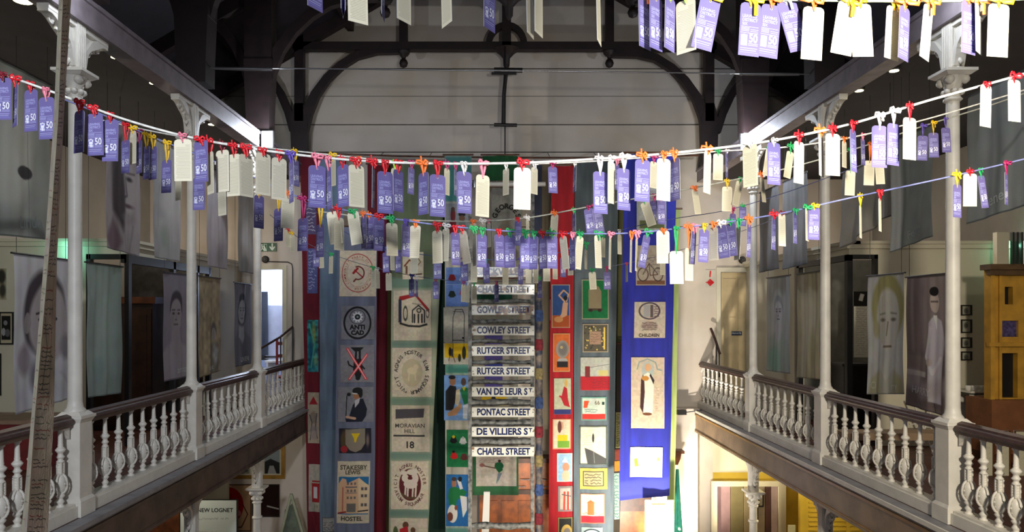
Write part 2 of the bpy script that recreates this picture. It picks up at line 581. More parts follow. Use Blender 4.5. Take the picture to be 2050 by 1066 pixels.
# end wall with the two gallery doorways
zfl, zfr = ZF[-1], ZF[1]
dl = (P(518, 0, YE)[0], P(566, 0, YE)[0], zfl, P(0, 540, YE)[2])
dr = (P(1442, 0, YE)[0], P(1510, 0, YE)[0], zfr, P(0, 545, YE)[2])
wm = MB().use(M_endwall)
for a0, a1, z0, z1 in holes_rects(-8.2, 9.0, zfl - 0.1, 15, [dl, dr]):
    wm.box(a0, a1, YE, YE + 0.2, z0, z1)
wm.box(XL - 0.2, XR + 0.25, YE, YE + 0.2, 0, zfl - 0.1)
wm.box(-8.2, XL - 0.2, YE, YE + 0.2, 0, zfl - 0.1)
wm.use(M_wall).box(XR + 0.25, 9.0, YE, YE + 0.2, 1.9, zfl - 0.1); wm.use(M_yellow).box(XR + 0.25, 9.0, YE, YE + 0.2, 0, 1.9)
wm.use(M_groove)
for py in (138, 193, 250, 305, 455):
    z = P(0, py, YE)[2]
    hw = 0.011 if py != 193 else 0.005
    x1 = 9.0 if py < 300 else 4.9
    wm.box(-6.8 if py < 300 else -4.5, x1, YE - 0.006, YE, z - hw, z + hw)
pa_ = P(1397, 0, 16.85)[0]
wm.use(M_endwall).box(3.7, pa_, 16.85, YE, 0, zfr - 0.02)
wm.box(3.66, pa_ + .03, 16.81, YE, zfr - 0.02, zfr + .02)
struct('wall_back', wm)
w2 = MB().use(mat('small_window', (.8, .9, 1), .4, noise=0, emit=(.62, .78, .9), estr=.9))
u_, v_ = P(1082, 600, YE - .03), P(1101, 642, YE - .03)
w2.box(u_[0], v_[0], YE - .02, YE - .005, v_[2], u_[2])
w2.use(M_wood); w2.box(u_[0] - .05, v_[0] + .05, YE - .03, YE - .004, v_[2] - .06, v_[2]); w2.box(u_[0] - .05, v_[0] + .05, YE - .03, YE - .004, u_[2], u_[2] + .06)
struct('window_2', w2)
# back room behind the left doorway
rm = MB().use(mat('office_paint', (0.80, 0.83, 0.90), 0.8, noise=0))
MO = rm.mats[0]
struct('wall_office_back', rm.box(-7.0, -4.0, 19.6, 19.7, 3.4, 7.2))
struct('wall_office_left', MB().use(MO).box(-7.1, -7.0, YE + 0.2, 19.7, 3.4, 7.2))
struct('wall_office_right', MB().use(MO).box(-4.0, -3.9, YE + 0.2, 19.7, 3.4, 7.2))
struct('ceiling', MB().use(MO).box(-7.0, -4.0, YE + 0.2, 19.7, 7.2, 7.3))
struct('floor', MB().use(M_red_floor).box(-7.0, -4.0, YE + 0.2, 19.7, 3.38, 3.44))
# door frames + leaf
def door_frame(name, d, m, leaf=None):
    f = MB().use(m)
    for a, b in ((d[0] - 0.10, d[0]), (d[1], d[1] + 0.10)):
        f.box(a, b, YE - 0.04, YE + 0.02, d[2] + 0.001, d[3] + 0.10)
    f.box(d[0], d[1], YE - 0.04, YE + 0.02, d[3], d[3] + 0.10)
    o = struct(name, f)
    return o
door_frame('door_1', dl, M_wall)
o = door_frame('door_2', dr, M_wall)
lf = MB().use(mat('door_cream', (0.74, 0.66, 0.50), 0.55, noise=0.05))
lf.box(dr[0] + .01, dr[1] - .01, YE + 0.04, YE + 0.09, dr[2] + 0.01, dr[3] - 0.01)
w = dr[1] - dr[0]
for zz0, zz1 in ((0.15, 1.05), (1.25, 2.1), (2.25, 3.0)):
    for q in (0.1, 0.54):
        x0 = dr[0] + w * q
        lf.box(x0, x0 + w * 0.36, YE + 0.028, YE + 0.041, dr[2] + zz0, min(dr[2] + zz1, dr[3] - 0.12))
lf.build('door_leaf', o)
hd = MB().use(M_brass); hd.lathe(dr[1] - 0.1, YE + 0.02, [(0.012, dr[2] + 1.0), (0.03, dr[2] + 1.02), (0.03, dr[2] + 1.05), (0.01, dr[2] + 1.07)], 10); hd.build('door_knob', o)

# partition rooms inside the galleries: frontal wall at yp, side wall at xs, cornice on top
def partition(sx, yp, xs, front_hole, side_hole):
    nm = 'left' if sx < 0 else 'right'
    zf = ZF[sx]; top = 6.74
    w_ = MB().use(M_wall)
    a, b = sorted((xs, XO[sx]))
    for r in holes_rects(a, b, zf, top, [front_hole]):
        w_.box(r[0], r[1], yp, yp + 0.12, r[2], r[3])
    for r in holes_rects(yp + 0.12, YE, zf, top, [side_hole]):
        w_.box(min(xs, xs + sx * .12), max(xs, xs + sx * .12), r[0], r[1], r[2], r[3])
    struct('wall_partition_' + nm, w_)
    c = MB().use(M_wall)
    c.box(a - (0 if sx > 0 else 0), b, yp - 0.10, yp + 0.14, top, top + 0.05)
    c.box(a, b, yp - 0.06, yp, top - 0.07, top)
    c.box(min(xs - sx * .10, xs + sx * .14), max(xs - sx * .10, xs + sx * .14), yp - 0.10, YE, top, top + 0.05)
    c.box(min(xs - sx * .06, xs), max(xs - sx * .06, xs), yp - .06, YE, top - 0.07, top)
    struct('trim_%d' % (8 if sx < 0 else 9), c)
YPL, YPR = 11.8, 12.2
XSL, XSR = -5.9, 5.86
fhl = (P(172, 0, YPL)[0], XSL, ZF[-1], P(0, 509, YPL)[2])
shl = (YPL + 0.12, 15.3, ZF[-1], P(0, 509, YPL)[2])
fhr = (XSR, P(1758, 0, YPR)[0], ZF[1], P(0, 510, YPR)[2])
shr = (YPR + 0.12, 14.25, ZF[1], P(0, 510, YPR)[2])
partition(-1, YPL, XSL, fhl, shl)
partition(1, YPR, XSR, fhr, shr)
# black glazing frames in the openings
g = MB().use(M_black)
zt = fhl[3]
for px in (172, 290):
    x = P(px, 0, YPL)[0] if px == 172 else XSL
    g.box(x, x + 0.07, YPL, YPL + 0.1, ZF[-1], zt)
g.box(fhl[0], fhl[1], YPL, YPL + 0.1, zt - 0.08, zt)
for y in (13.55, 14.65, 15.25):
    g.box(XSL - 0.06, XSL + 0.03, y, y + 0.1, ZF[-1], zt)
g.box(XSL - 0.06, XSL + 0.03, YPL, 15.3, zt - 0.14, zt)
struct('door_3', g)
g = MB().use(M_black)
zt = fhr[3]
g.box(XSR - 0.03, XSR + 0.06, YPR, YPR + 0.1, ZF[1], zt)
g.box(fhr[1] - 0.06, fhr[1], YPR, YPR + 0.1, ZF[1], zt)
g.box(fhr[0], fhr[1], YPR, YPR + 0.1, zt - 0.07, zt)
g.box(XSR - 0.03, XSR + 0.06, 14.15, 14.3, ZF[1], zt - 0.02)
g.box(XSR - 0.03, XSR + 0.06, YPR, 14.25, zt - 0.1, zt)
struct('door_4', g)
# things standing inside the left room: dark cabinet ; right room: text board, dark counter
cx0, cx1 = -7.2, -6.25
t = thing('cupboard', 'tall dark brown wooden cupboard inside the black framed room of the left gallery', 'cupboard', (-6.7, 13.4, ZF[-1]))
M_cup = mat('cupboard_wood', (.17, .10, .07), .5, noise=.3)
b = MB().use(M_cup); b.box(-.62, .52, 0, .5, 0, 2.3); b.build('body', t)
b = MB().use(M_wood); b.box(-.68, .58, -.05, .55, 2.3, 2.42); b.build('cornice', t)
for q in (-.56, 0.0):
    b = MB().use(mat('door_brown', (0.20, 0.12, 0.08), 0.4, noise=0.3)); b.box(q, q + .50, -.03, -.001, .1, 2.2); b.box(q + .08, q + .42, -.045, -.03, .2, 2.1); dd_ = b.build('door', t)
    b = MB().use(M_brass); b.lathe(q + (.45 if q < -.3 else .05), -.06, [(.01, 1.08), (.02, 1.1), (.01, 1.12)], 8); b.build('knob', dd_)
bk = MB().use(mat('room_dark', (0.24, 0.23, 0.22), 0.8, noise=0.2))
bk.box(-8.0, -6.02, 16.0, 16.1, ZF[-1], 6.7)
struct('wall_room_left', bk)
bk = MB().use(mat('room_grey', (0.50, 0.50, 0.47), 0.8, noise=0.1))
bk.box(XSR + .12, 8.8, 15.2, 15.3, ZF[1], 6.7)
struct('wall_room_right', bk)

# ================================================================== columns
CAPM = lambda a, z: 1 + 0.13 * math.cos(8 * a) * math.sin(z * 60)
def bracket_mb(sgn, drop=0.62, reach=0.55):
    """scrolled bracket in the Y-Z plane, top at z=0, post side at y=0.08"""
    b = MB().use(M_white)
    y0 = 0.075
    S = lambda y, z: (0.0, sgn * y, z)
    b.box(-0.06, 0.06, min(sgn * y0, sgn * reach), max(sgn * y0, sgn * reach), -0.05, 0.0)
    pts = [S(y0 + (reach - y0) * (1 - math.cos(t)), -0.05 - (drop - .09) * (1 - math.sin(t))) for t in np.linspace(0, math.pi / 2, 12)]
    b.sweep(pts, [0.036 + 0.012 * math.sin(k * 1.1) for k in range(12)], 0.055, 'X')
    web = [(sgn * y0, -.05), (sgn * reach * .97, -.05)] + [(p[1], p[2]) for p in reversed(pts)]
    b.prism(web, -.018, .018, 'X')
    # inner scroll
    c = (y0 + 0.15, -0.19); sp = []
    for k in range(22):
        a = k * 0.42; r = 0.125 - 0.0048 * k
        sp.append(S(c[0] + r * math.cos(a), c[1] + r * math.sin(a)))
    b.tube(sp, [0.022 - 0.0005 * k for k in range(22)], 6)
    c = (y0 + 0.36, -0.11); sp = []
    for k in range(14):
        a = 2 + k * 0.45; r = 0.055 - 0.003 * k
        sp.append(S(c[0] + r * math.cos(a), c[1] + r * math.sin(a)))
    b.tube(sp, 0.014, 6)
    # leaves curling along the lower edge
    for k in range(4):
        t = 0.15 + k * 0.33
        p = S(y0 + (reach - y0) * (1 - math.cos(t)) + 0.03, -0.05 - (drop - .09) * (1 - math.sin(t)) - 0.01)
        b.tube([p, (0, p[1] + sgn * 0.035, p[2] - 0.035), (0, p[1] + sgn * 0.02, p[2] - 0.07)], [0.03, 0.024, 0.008], 6)
    b.tube([S(y0, -drop + .03), S(y0 + 0.03, -drop - 0.02), S(y0 + 0.02, -drop - 0.07)], [0.03, 0.035, 0.012], 6)
    return b

def capital(b, za, zb, r):
    """leafy capital from za (neck) to zb (underside of the abacus)"""
    h = zb - za
    b.lathe(0, 0, [(r * 1.0, za), (r * 1.35, za + .015), (r * 1.35, za + .035), (r * 1.05, za + .045)] +
            [(r * (1.08 + 0.75 * t ** 2.2), za + .05 + (h - .06) * t) for t in np.linspace(0, 1, 9)], 24, CAPM)
    for k in range(8):
        a = k * math.pi / 4 + math.pi / 8
        for rr, zz, s in ((1.25, .38, .034), (1.75, .82, .048)):
            if zz > .5 and k % 2: continue
            a2 = a - math.pi / 8 if zz > .5 else a
            a2 = (k // 2) * math.pi / 2 + math.pi / 4 if zz > .5 else a
            x, y, z = r * rr * math.cos(a2), r * rr * math.sin(a2), za + h * zz
            b.lathe(x, y, [(s * .3, z - s), (s * .9, z - s * .5), (s, z), (s * .8, z + s * .6), (s * .2, z + s * .9)], 8)

def column(sx, y, tier):
    zf = ZF[sx]
    side = 'left' if sx < 0 else 'right'
    order = {4.8: 'fore', 7.8: 'nearest', 10.8: 'second', 13.8: 'third'}[y]
    x = XC[sx]
    r = 0.064
    if tier == 'upper':
        t = thing('column', 'white cast iron column on the %s gallery, the %s one from the camera' % (side, order), 'column', (x, y, zf))
        top = 8.65 - zf
        b = MB().use(M_white)
        b.box(-.14, .14, -.14, .14, 0, .16)
        b.frustum(0, 0, .16, .19, .14, .12)
        b.box(-.115, .115, -.115, .115, .19, .98)
        b.frustum(0, 0, .98, 1.02, .12, .14); b.box(-.145, .145, -.145, .145, 1.02, 1.05)
        b.frustum(0, 0, 1.05, 1.09, .13, .09)
        b.build('pedestal', t)
        b = MB().use(M_white)
        zc = 7.83 - zf
        b.lathe(0, 0, [(.10, 1.08), (.105, 1.10), (.08, 1.13), (.075, 1.17), (r + .008, 1.19)] + [(r + 0.008 * (1 - k / 6), 1.2 + (zc - 1.2) * k / 6) for k in range(7)], 20)
        b.build('shaft', t)
        za, zb = zc, 8.10 - zf
    else:
        t = thing('column', 'white cast iron column under the %s gallery, below the %s upper column' % (side, order), 'column', (x, y, 0))
        zt = zf - 0.51
        za, zb = zt - 0.92, zt - 0.66
        b = MB().use(M_white)
        b.lathe(0, 0, [(.16, 0), (.16, .1), (.1, .16), (.085, .3)] + [(.08 - .012 * k / 6, .3 + (za - .3) * k / 6) for k in range(7)], 18)
        b.lathe(0, 0, [(.075, za - .28), (.092, za - .27), (.092, za - .24), (.075, za - .23)], 18)
        b.build('shaft', t)
        top = zt
    b = MB().use(M_white); capital(b, za, zb, r); b.build('capital', t)
    b = MB().use(M_white); b.box(-.165, .165, -.165, .165, zb + .02, zb + .05); b.frustum(0, 0, zb - .01, zb + .02, .12, .16); b.build('abacus', t)
    b = MB().use(M_white)
    b.box(-.075, .075, -.075, .075, zb + .05, top - .001)
    for q in (-.055, -.02, .02, .055):
        b.box(q - .008, q + .008, -.083, -.075, zb + .07, top - .03)
        b.box(-.083, -.075, q - .008, q + .008, zb + .07, top - .03); b.box(.075, .083, q - .008, q + .008, zb + .07, top - .03)
    b.build('post', t)
    for sg in (-1, 1):
        bb = bracket_mb(sg, 0.50 if tier == 'upper' else .46, 0.56 if tier == 'upper' else .42)
        o = bb.build('bracket', t); o.location = (0, 0, top - .001)
    return t
for sx in (-1, 1):
    for y in BAYS:
        if y == 4.8: continue
        column(sx, y, 'upper')
    column(sx, 13.8, 'lower'); column(sx, 10.8, 'lower')

# ================================================================== balustrades
def baluster_mesh():
    b = MB().use(M_white)
    Hh = 0.80
    pr = [(.040, 0), (.042, .012), (.024, .022), (.030, .04), (.040, .055), (.026, .075), (.022, .085), (.036, .10), (.044, .115), (.030, .135)]
    b.lathe(0, 0, pr, 12)
    # pierced medallion: rim rings, core and rosette studs
    zc, rz = .235, .105
    b.lathe(0, 0, [(max(.012, .050 * math.sin(t)), zc - rz * .95 * math.cos(t)) for t in np.linspace(0.1, math.pi - .1, 9)], 12)
    for ax in (0, 1):
        ring = []
        for k in range(20):
            a = 2 * math.pi * k / 20
            u = .070 * math.cos(a); z = zc + rz * math.sin(a)
            ring.append((u, 0, z) if ax == 0 else (0, u, z))
        b.tube(ring, .0125, 6, closed=True)
    for k in range(10):
        a = 2 * math.pi * k / 10
        for ax in (0, 1):
            u = .044 * math.cos(a); z = zc + .07 * math.sin(a)
            x, y = (u, 0) if ax == 0 else (0, u)
            b.lathe(x, y, [(.004, z - .014), (.014, z), (.004, z + .014)], 6)
    # square openwork neck
    for qx in (-1, 1):
        for qy in (-1, 1):
            b.box(qx * .022 - .007, qx * .022 + .007, qy * .022 - .007, qy * .022 + .007, .335, .455)
    b.box(-.016, .016, -.016, .016, .33, .46)
    for z in (.35, .375, .40, .425):
        b.lathe(0, 0, [(.012, z - .009), (.03, z), (.012, z + .009)], 8)
    b.lathe(0, 0, [(.034, .455), (.040, .465), (.026, .478), (.024, .49), (.036, .503), (.042, .513), (.028, .527), (.024, .545), (.034, .556), (.046, .572), (.050, .585), (.036, .60), (.024, .615), (.027, .63),
                    (.024, .64), (.021, .74), (.020, .765), (.034, .782), (.036, .80)], 12)
    o = b.build('baluster')
    me = o.data
    bpy.data.objects.remove(o)
    return me
BAL = baluster_mesh()
NB = {-1: 9, 1: 9}
bay_names = {0: 'nearest the camera', 1: 'between the nearest and second columns', 2: 'between the second and third columns', 3: 'between the third column and the end wall'}
for sx in (-1, 1):
    side = 'left' if sx < 0 else 'right'
    zf = ZF[sx]; x = XC[sx]
    ends = [4.8, 7.8, 10.8, 13.8, YE]
    for k in range(4):
        y0, y1 = ends[k] + (0.15), ends[k + 1] - (0.15 if k < 3 else 0.01)
        if k == 0: y0 = 5.6
        t = thing('balustrade', 'white railing with dark handrail, %s gallery, %s' % (side, bay_names[k]), 'railing', (x, y0, zf), )
        L = y1 - y0
        b = MB().use(M_rail)
        zr = .98
        prof = [(-.075, zr), (-.085, zr + .02), (-.07, zr + .045), (-.05, zr + .055), (-.045, zr + .075), (0, zr + .095), (.045, zr + .075), (.05, zr + .055), (.07, zr + .045), (.085, zr + .02), (.075, zr)]
        b.prism(prof, 0, L)
        b.build('handrail', t)
        b = MB().use(M_rail)
        b.box(-.06, .06, 0, L, .945, zr - .001)
        b.use(M_white)
        for yy, s in ((0, 1), (L, -1)):
            b.prism([(yy, .95), (yy + s * .13, .95), (yy + s * .03, .86), (yy, .82)], -.03, .03, 'X')
        b.build('top_rail', t)
        b = MB().use(M_white)
        b.box(-.11, .11, 0, L, 0, .12); b.box(-.085, .085, 0, L, .12, .145)
        b.build('curb', t)
        n = 9 if k < 3 else 10
        sp = L / n
        for i in range(n):
            link_mesh('baluster', BAL, t, (0, sp * (i + .5), .146))

# ================================================================== roof trusses
def truss(y, label, wide, pend):
    t = thing('roof_truss', label, 'roof truss', (0.2, y, 8.93))
    off = (0.2, y, 8.93)
    D0 = 16.6
    def q(px, py):
        p = P(px, py, D0); return (p[0], y, p[2])
    hy = 0.10
    # posts with trunks
    for sx in (-1, 1):
        xp = XC[sx] + (0.06 if sx < 0 else -0.02)
        b = MB().use(M_timber)
        w0 = .17 * wide
        b.sweep([(xp, y, 8.93), (xp, y, 9.3), (xp, y, 9.9), (xp, y, 10.3)], [w0, w0 * 1.02, w0 * 1.15, .10 if wide == 1 else .26], hy * (1 if wide == 1 else 1.8))
        b.build('post_foot', t, off)
        b = MB().use(M_timber)
        b.sweep([(xp, y, 9.9), (xp, y, 11.9)], .10 if wide == 1 else .25, hy * (1 if wide == 1 else 1.7))
        b.build('post', t, off)
    L1 = [q(606, 262), q(616, 225), q(632, 190), q(655, 158), q(683, 132), q(715, 112), q(755, 101), q(806, 99)]
    R1 = [q(1417, 265), q(1408, 230), q(1393, 195), q(1371, 163), q(1344, 137), q(1312, 117), q(1276, 108), q(1222, 106)]
    for pts in (L1, R1):
        b = MB().use(M_timber); b.sweep(pts, [.13, .12, .10, .09, .085, .085, .09, .10], hy * .8); b.build('arch_brace', t, off)
    for pts in ([q(588, 262), q(578, 225), q(562, 187), q(540, 155), q(512, 128)], [q(1434, 265), q(1445, 230), q(1461, 195), q(1480, 165), q(1508, 135)]):
        b = MB().use(M_timber); b.sweep(pts, .085, hy * .8); b.build('outer_brace', t, off)
    b = MB().use(M_timber)
    a, c = q(588, 93), q(1432, 100)
    b.box(a[0], c[0], y - hy, y + hy, a[2] - .10, a[2] + .075)
    b.build('collar_beam', t, off)
    for sx in (-1, 1):
        x0, x1 = 0.2 + sx * .1, 0.2 + sx * 7.6
        b = MB().use(M_timber)
        b.sweep([(x0, y, APZ - .14 - abs(x0 - .2) * SL), (x1, y, APZ - .14 - abs(x1 - .2) * SL)], .13, hy)
        b.build('rafter', t, off)
    for px in (808, 1220):
        p = q(px, 100)
        b = MB().use(M_timber); b.box(p[0] - .09, p[0] + .09, y - .09, y + .09, p[2] - .12, APZ - .2 - abs(p[0] - .2) * SL); b.build('queen_post', t, off)
        b = MB().use(M_timber)
        z = q(px, 127)[2]
        b.lathe(p[0], y, [(.02, z - .10), (.075, z - .07), (.10, z), (.075, z + .07), (.04, z + .10), (.06, z + .15), (.13, z + .21), (.15, z + .26)], 14)
        b.build('pendant', t, off)
    b = MB().use(M_timber)
    cx, _, cz = q(1014, 95)
    b.box(cx - .10, cx + .10, y - .10, y + .10, cz - .1, 14.2)
    b.lathe(cx, y, [(.02, cz - .50), (.07, cz - .42), (.08, cz - .25), (.20, cz - .12), (.30, cz - .05)], 12)
    b.build('king_post', t, off)
    b = MB().use(M_timber)
    ang = np.linspace(0, math.pi, 14)
    b.sweep([(cx + .40 * math.cos(a), y, cz + .05 + .44 * math.sin(a)) for a in ang], .065, hy * .7)
    b.build('ring_arch', t, off)
    return t
truss(16.6, 'dark timber arched roof truss standing just in front of the pale end wall', 1, True)
truss(13.8, 'dark timber roof truss above the third pair of columns', 1.25, True)
truss(10.8, 'dark timber roof truss above the second pair of columns', 1.25, True)
truss(7.8, 'dark timber roof truss above the nearest pair of columns', 1.25, True)

# tie rod across the nave
t = thing('tie_rod', 'thin grey tie rod spanning the nave high above the banners', 'tie rod', (0.2, 10.8, 9.15))
b = MB().use(M_steel); a = P(402, 135, 10.8); c = P(1640, 149, 10.8)
b.tube([a, c], 0.010, 6); b.build('rod', t, (0.2, 10.8, 9.15))
for p0, p1 in ((P(430, 137, 10.8), P(545, 139, 10.8)), (P(1480, 148, 10.8), P(1600, 149, 10.8))):
    b = MB().use(M_steel); b.tube([p0, p0 + (p1 - p0) * .5, p1], [.02, .028, .02], 8); b.build('turnbuckle', t, (0.2, 10.8, 9.15))

# ================================================================== floodlights, downlights
def flood(sx, y, lab, dx=.27, z=8.78):
    x = XC[sx] - sx * dx
    t = thing('floodlight', lab, 'floodlight', (x, y, z))
    b = MB().use(M_dark); b.box(-.11, .11, -.03, .05, -.16, .17); b.build('housing', t)
    b = MB().use(M_lens); b.box(-.095, .095, -.038, -.0305, -.14, .15); b.build('lens', t)
    b = MB().use(M_dark); b.tube([(0, .05, 0), (sx * .08, .08, .05), (sx * .14, .08, .06)], .012, 6); b.build('arm', t)
flood(-1, 7.6, 'glaring white floodlight on the left wall plate at the very top of the view', .08, 9.06)
flood(-1, 13.55, 'glaring white floodlight on the left wall plate near the third column')
flood(1, 7.7, 'glaring white floodlight on the right wall plate at the very top of the view', .06, 9.06)
flood(1, 13.75, 'glaring white floodlight on the right wall plate near the third column', .16)
def downl(x, y, lab, r=.055):
    t = thing('downlight', lab, 'ceiling light', (x, y, 8.715), 'downlights in the gallery ceilings')
    b = MB().use(M_dark); b.lathe(0, 0, [(r * 1.35, 0), (r * 1.35, -.03), (r * 1.1, -.045)], 16); b.build('ring', t)
    b = MB().use(M_down); b.lathe(0, 0, [(r, -.0455), (r, -.052)], 16); b.build('lens', t)
for k, (px, py, w_) in enumerate(((163, 62, 'beside the nearest left column top'), (232, 113, 'second after the nearest left column'), (308, 165, 'third after the nearest left column'), (424, 248, 'between the second and third left columns'))):
    d = 3.08 * FPX / (VY - py); x = (px - VX) / FPX * d
    downl(x, d, 'small bright round downlight in the left gallery ceiling, ' + w_)
d = 3.0 * FPX / (VY - 46); downl(-4.62, 7.25, 'larger oval looking white downlight left of the nearest left column', .085)
for k, (px, py, w_) in enumerate(((1875, 90, 'beside the nearest right column top'), (1790, 140, 'just before the nearest right column'), (1720, 180, 'between the nearest and second right columns'), (1638, 228, 'close to the second right column top'))):
    d = 3.08 * FPX / (VY - py); x = (px - VX) / FPX * d
    downl(x, d, 'small bright round downlight in the right gallery ceiling, ' + w_)
# ================================================================== long appliqué banners hanging at the end of the nave
CL = painted('dyed_cloth', 0.9, weave=0.25)
CREAM = (0.78, 0.73, 0.64); SLATE = (0.40, 0.42, 0.50); MAROON = (0.42, 0.06, 0.13); NAVY = (0.08, 0.09, 0.18)
DKGREEN = (0.12, 0.24, 0.19); SAGE = (0.48, 0.55, 0.44); RED = (0.72, 0.08, 0.12); BLACK = (0.07, 0.07, 0.09)
GREEN = (0.06, 0.42, 0.24); SKIN = (0.60, 0.42, 0.30); WHITE = (0.88, 0.86, 0.82); SKY = (0.45, 0.60, 0.78)

def banner(label, top, bot, D, col, amp=0.03, k=9.0, ph=0.0, noise=0.12, bottom_skew=0.0, bands=None, hem=True, step=5):
    """top=(x0,x1,y) bot=(x0,x1,y) in photo pixels at depth D"""
    (tx0, tx1, ty), (bx0, bx1, by) = top, bot
    def disp(X, Z):
        return amp * np.sin(k * X + ph + 0.35 * Z) + amp * .35 * np.sin(2.7 * k * X + 1.3 * ph - .5 * Z) + 0.012 * np.sin(3.1 * Z + ph)
    def at(px, py, off=0.0):
        X = (px - VX) / FPX * D; Z = CZ - (py - VY) / FPX * D
        return np.stack([X, D + disp(X, Z) - off, Z], -1)
    w = max(tx1 - tx0, bx1 - bx0); h = by - ty
    def F(x, y):
        t = y / h
        x0 = tx0 + (bx0 - tx0) * t; x1 = tx1 + (bx1 - tx1) * t
        px = x0 + (x1 - x0) * x / w
        py = ty + y + bottom_skew * (x / w - .5) * t
        return at(px, py)
    p0 = P((tx0 + tx1) / 2, ty, D)
    t = thing('cloth_banner', label, 'banner', tuple(p0))
    c = Paint(w, h, step, col); c.noise(noise, 5, 40)
    for (y0, y1, cc) in (bands or []):
        c.rect(-1, y0 - ty, w + 1, y1 - ty, cc)
    if hem:
        c.rect(0, h - 5, w, h, tuple(v * .8 for v in col))
    F2 = lambda x, y: F(x, y) - p0
    if by < 700:
        for fx in (.12, .88):
            b = MB().use(M_dark); a = P(tx0 + (tx1 - tx0) * fx, ty, D) - p0 + np.array([0, 0, .02]); e = P(1000, 314, 16.5) - p0
            b.tube([a, np.array([a[0], e[1], e[2]])], .005, 4); b.build('cord', t)
    link_mesh('cloth', c.mesh('cloth', F2, CL), t)
    # hanging pole
    b = MB().use(M_wood); z = p0[2] + .02
    b.tube([(P(tx0 - 4, ty, D)[0] - p0[0], 0, .02), (P(tx1 + 4, ty, D)[0] - p0[0], 0, .02)], .018, 8); b.build('pole', t)
    def patch(x0, y0, x1, y1, base, draw=None, step=0.75, label=None, nz=0.06, slant=0.0):
        pw, phh = x1 - x0, y1 - y0
        q = Paint(pw, phh, step, base).noise(nz, 4, 4)
        if draw: draw(q)
        def G(x, y): return at(x0 + x + slant * (y / phh), y0 + y, .012) - p0
        me = q.mesh('patch', G, CL)
        o = link_mesh('patch', me, t, label=label)
        return o
    return t, patch

# --- B1 narrow maroon strip at the left wall
t, pa = banner('narrow maroon banner with four worn patches against the left wall edge', (600, 641, 312), (616, 646, 1100), 16.4, MAROON, .02, 12)
pa(613, 405, 634, 470, (0.35, 0.30, 0.45), lambda q: (q.scribble(2, 4, 19, 60, 8, (.8, .8, .85), 1.5, .8, 3)))
pa(615, 498, 636, 588, (0.34, 0.35, 0.55), lambda q: (q.scribble(3, 3, 18, 84, 12, (.75, .76, .9), 1.6, .7, 4)))
pa(615, 641, 638, 745, (0.14, 0.45, 0.48), lambda q: (q.noise(.4, 5, 5), q.ell(14, 30, 4, 22, (.75, .62, .2), .6, 5), q.ell(8, 65, 4, 30, (.05, .3, .5), .7, 5), q.line([(5, 8), (15, 50), (8, 95)], 3, (.3, .7, .6), .7), q.ell(17, 80, 4, 12, (.6, .7, .5), .6, 4)))
pa(616, 786, 640, 888, (0.66, 0.60, 0.52), lambda q: (q.poly([(3, 24), (12, 8), (21, 24)], (.6, .08, .14)), q.ell(12, 50, 7, 12, (.45, .4, .36), .7, 3), q.line([(4, 45), (9, 60), (5, 95)], 2, (.3, .3, .3)), q.line([(19, 42), (16, 70), (20, 92)], 2, (.3, .28, .3)), q.ell(12, 80, 8, 14, (.55, .5, .5), .7, 3)))
pa(618, 930, 644, 1025, (0.66, 0.63, 0.58), lambda q: (q.poly([(6, 38), (23, 38), (22, 76), (7, 76)], (.6, .1, .13)), q.rect(10, 45, 18, 68, (.8, .8, .82)), q.line([(8, 34), (22, 34)], 3, (.6, .1, .13)), q.line([(14, 14), (13, 26)], 3, (.6, .6, .62)), q.text('11', 15, 84, 9, (.3, .35, .2))))
# --- B2 plain slate
t, pa = banner('plain slate blue cloth hanging between the maroon strip and the badge banner', (640, 690, 312), (640, 680, 1100), 16.2, (0.40, 0.47, 0.55), .025, 16)
pa(645, 1036, 676, 1066, (.62, .62, .6), lambda q: (q.frame(1.5, (.25, .27, .3)), q.scribble(3, 8, 28, 28, 4, (.3, .3, .35), 1.2, .8, 9)))
# --- B4 maroon backing
banner('plain maroon cloth hanging right of the badge banner', (736, 776, 330), (738, 772, 1100), 16.25, MAROON, .03, 13, hem=False)
# --- B5 olive
banner('narrow olive brown cloth beside the maroon cloth', (768, 790, 330), (766, 788, 1100), 16.35, (0.34, 0.28, 0.13), .02, 14)
# --- B3 badge banner
t, pa = banner('grey blue banner of political badge patches, Stakesby Lewis Hostel at its foot', (678, 756, 455), (668, 748, 1100), 15.6, SLATE, .02, 7)
def d_hammer(q):
    cx, cy = 36, 45; q.ell(cx, cy, 31, 38, (.62, .2, .2), .85, ring=.8); q.ell(cx, cy, 22, 28, (.62, .3, .28), .35, ring=.5)
    pts = [(cx + 12 * math.cos(a), cy + 13 * math.sin(a)) for a in np.linspace(-1.9, 1.9, 18)]
    q.line(pts, 2.6, (.4, .12, .14)); q.line([(cx - 4, cy + 12), (cx - 8, cy + 17)], 3, (.4, .12, .14))
    q.line([(cx - 7, cy - 6), (cx + 10, cy + 9)], 2.2, (.6, .1, .12)); q.line([(cx - 9, cy), (cx - 1, cy - 9)], 4.5, (.6, .1, .12))
    q.arc('COMMUNIST PARTY OF', cx, cy, 26, 32, -130, 50, 6, (.62, .2, .2)); q.arc('SOUTH AFRICA', cx, cy, 26, 32, 70, 190, 6, (.62, .2, .2))
pa(681, 502, 754, 594, (.80, .74, .65), d_hammer, slant=-1)
def d_cad(q):
    q.ell(32, 34, 26, 31, BLACK, 1, ring=1.8)
    pts = []
    for k in range(20):
        r = 12 if k % 2 == 0 else 7.5; a = k * math.pi / 10; pts.append((32 + r * math.cos(a), 22 + r * math.sin(a)))
    q.poly(pts, (.82, .82, .85)); q.ell(32, 22, 5.5, 5.5, BLACK); q.ell(32, 22, 2, 2, (.5, .6, .6)); q.ell(32, 22, 15, 14, BLACK, .8, ring=.6)
    q.text('ANTI', 32, 43, 13, BLACK, 0, .05); q.text('CAD', 32, 54, 12, BLACK, 0, .06)
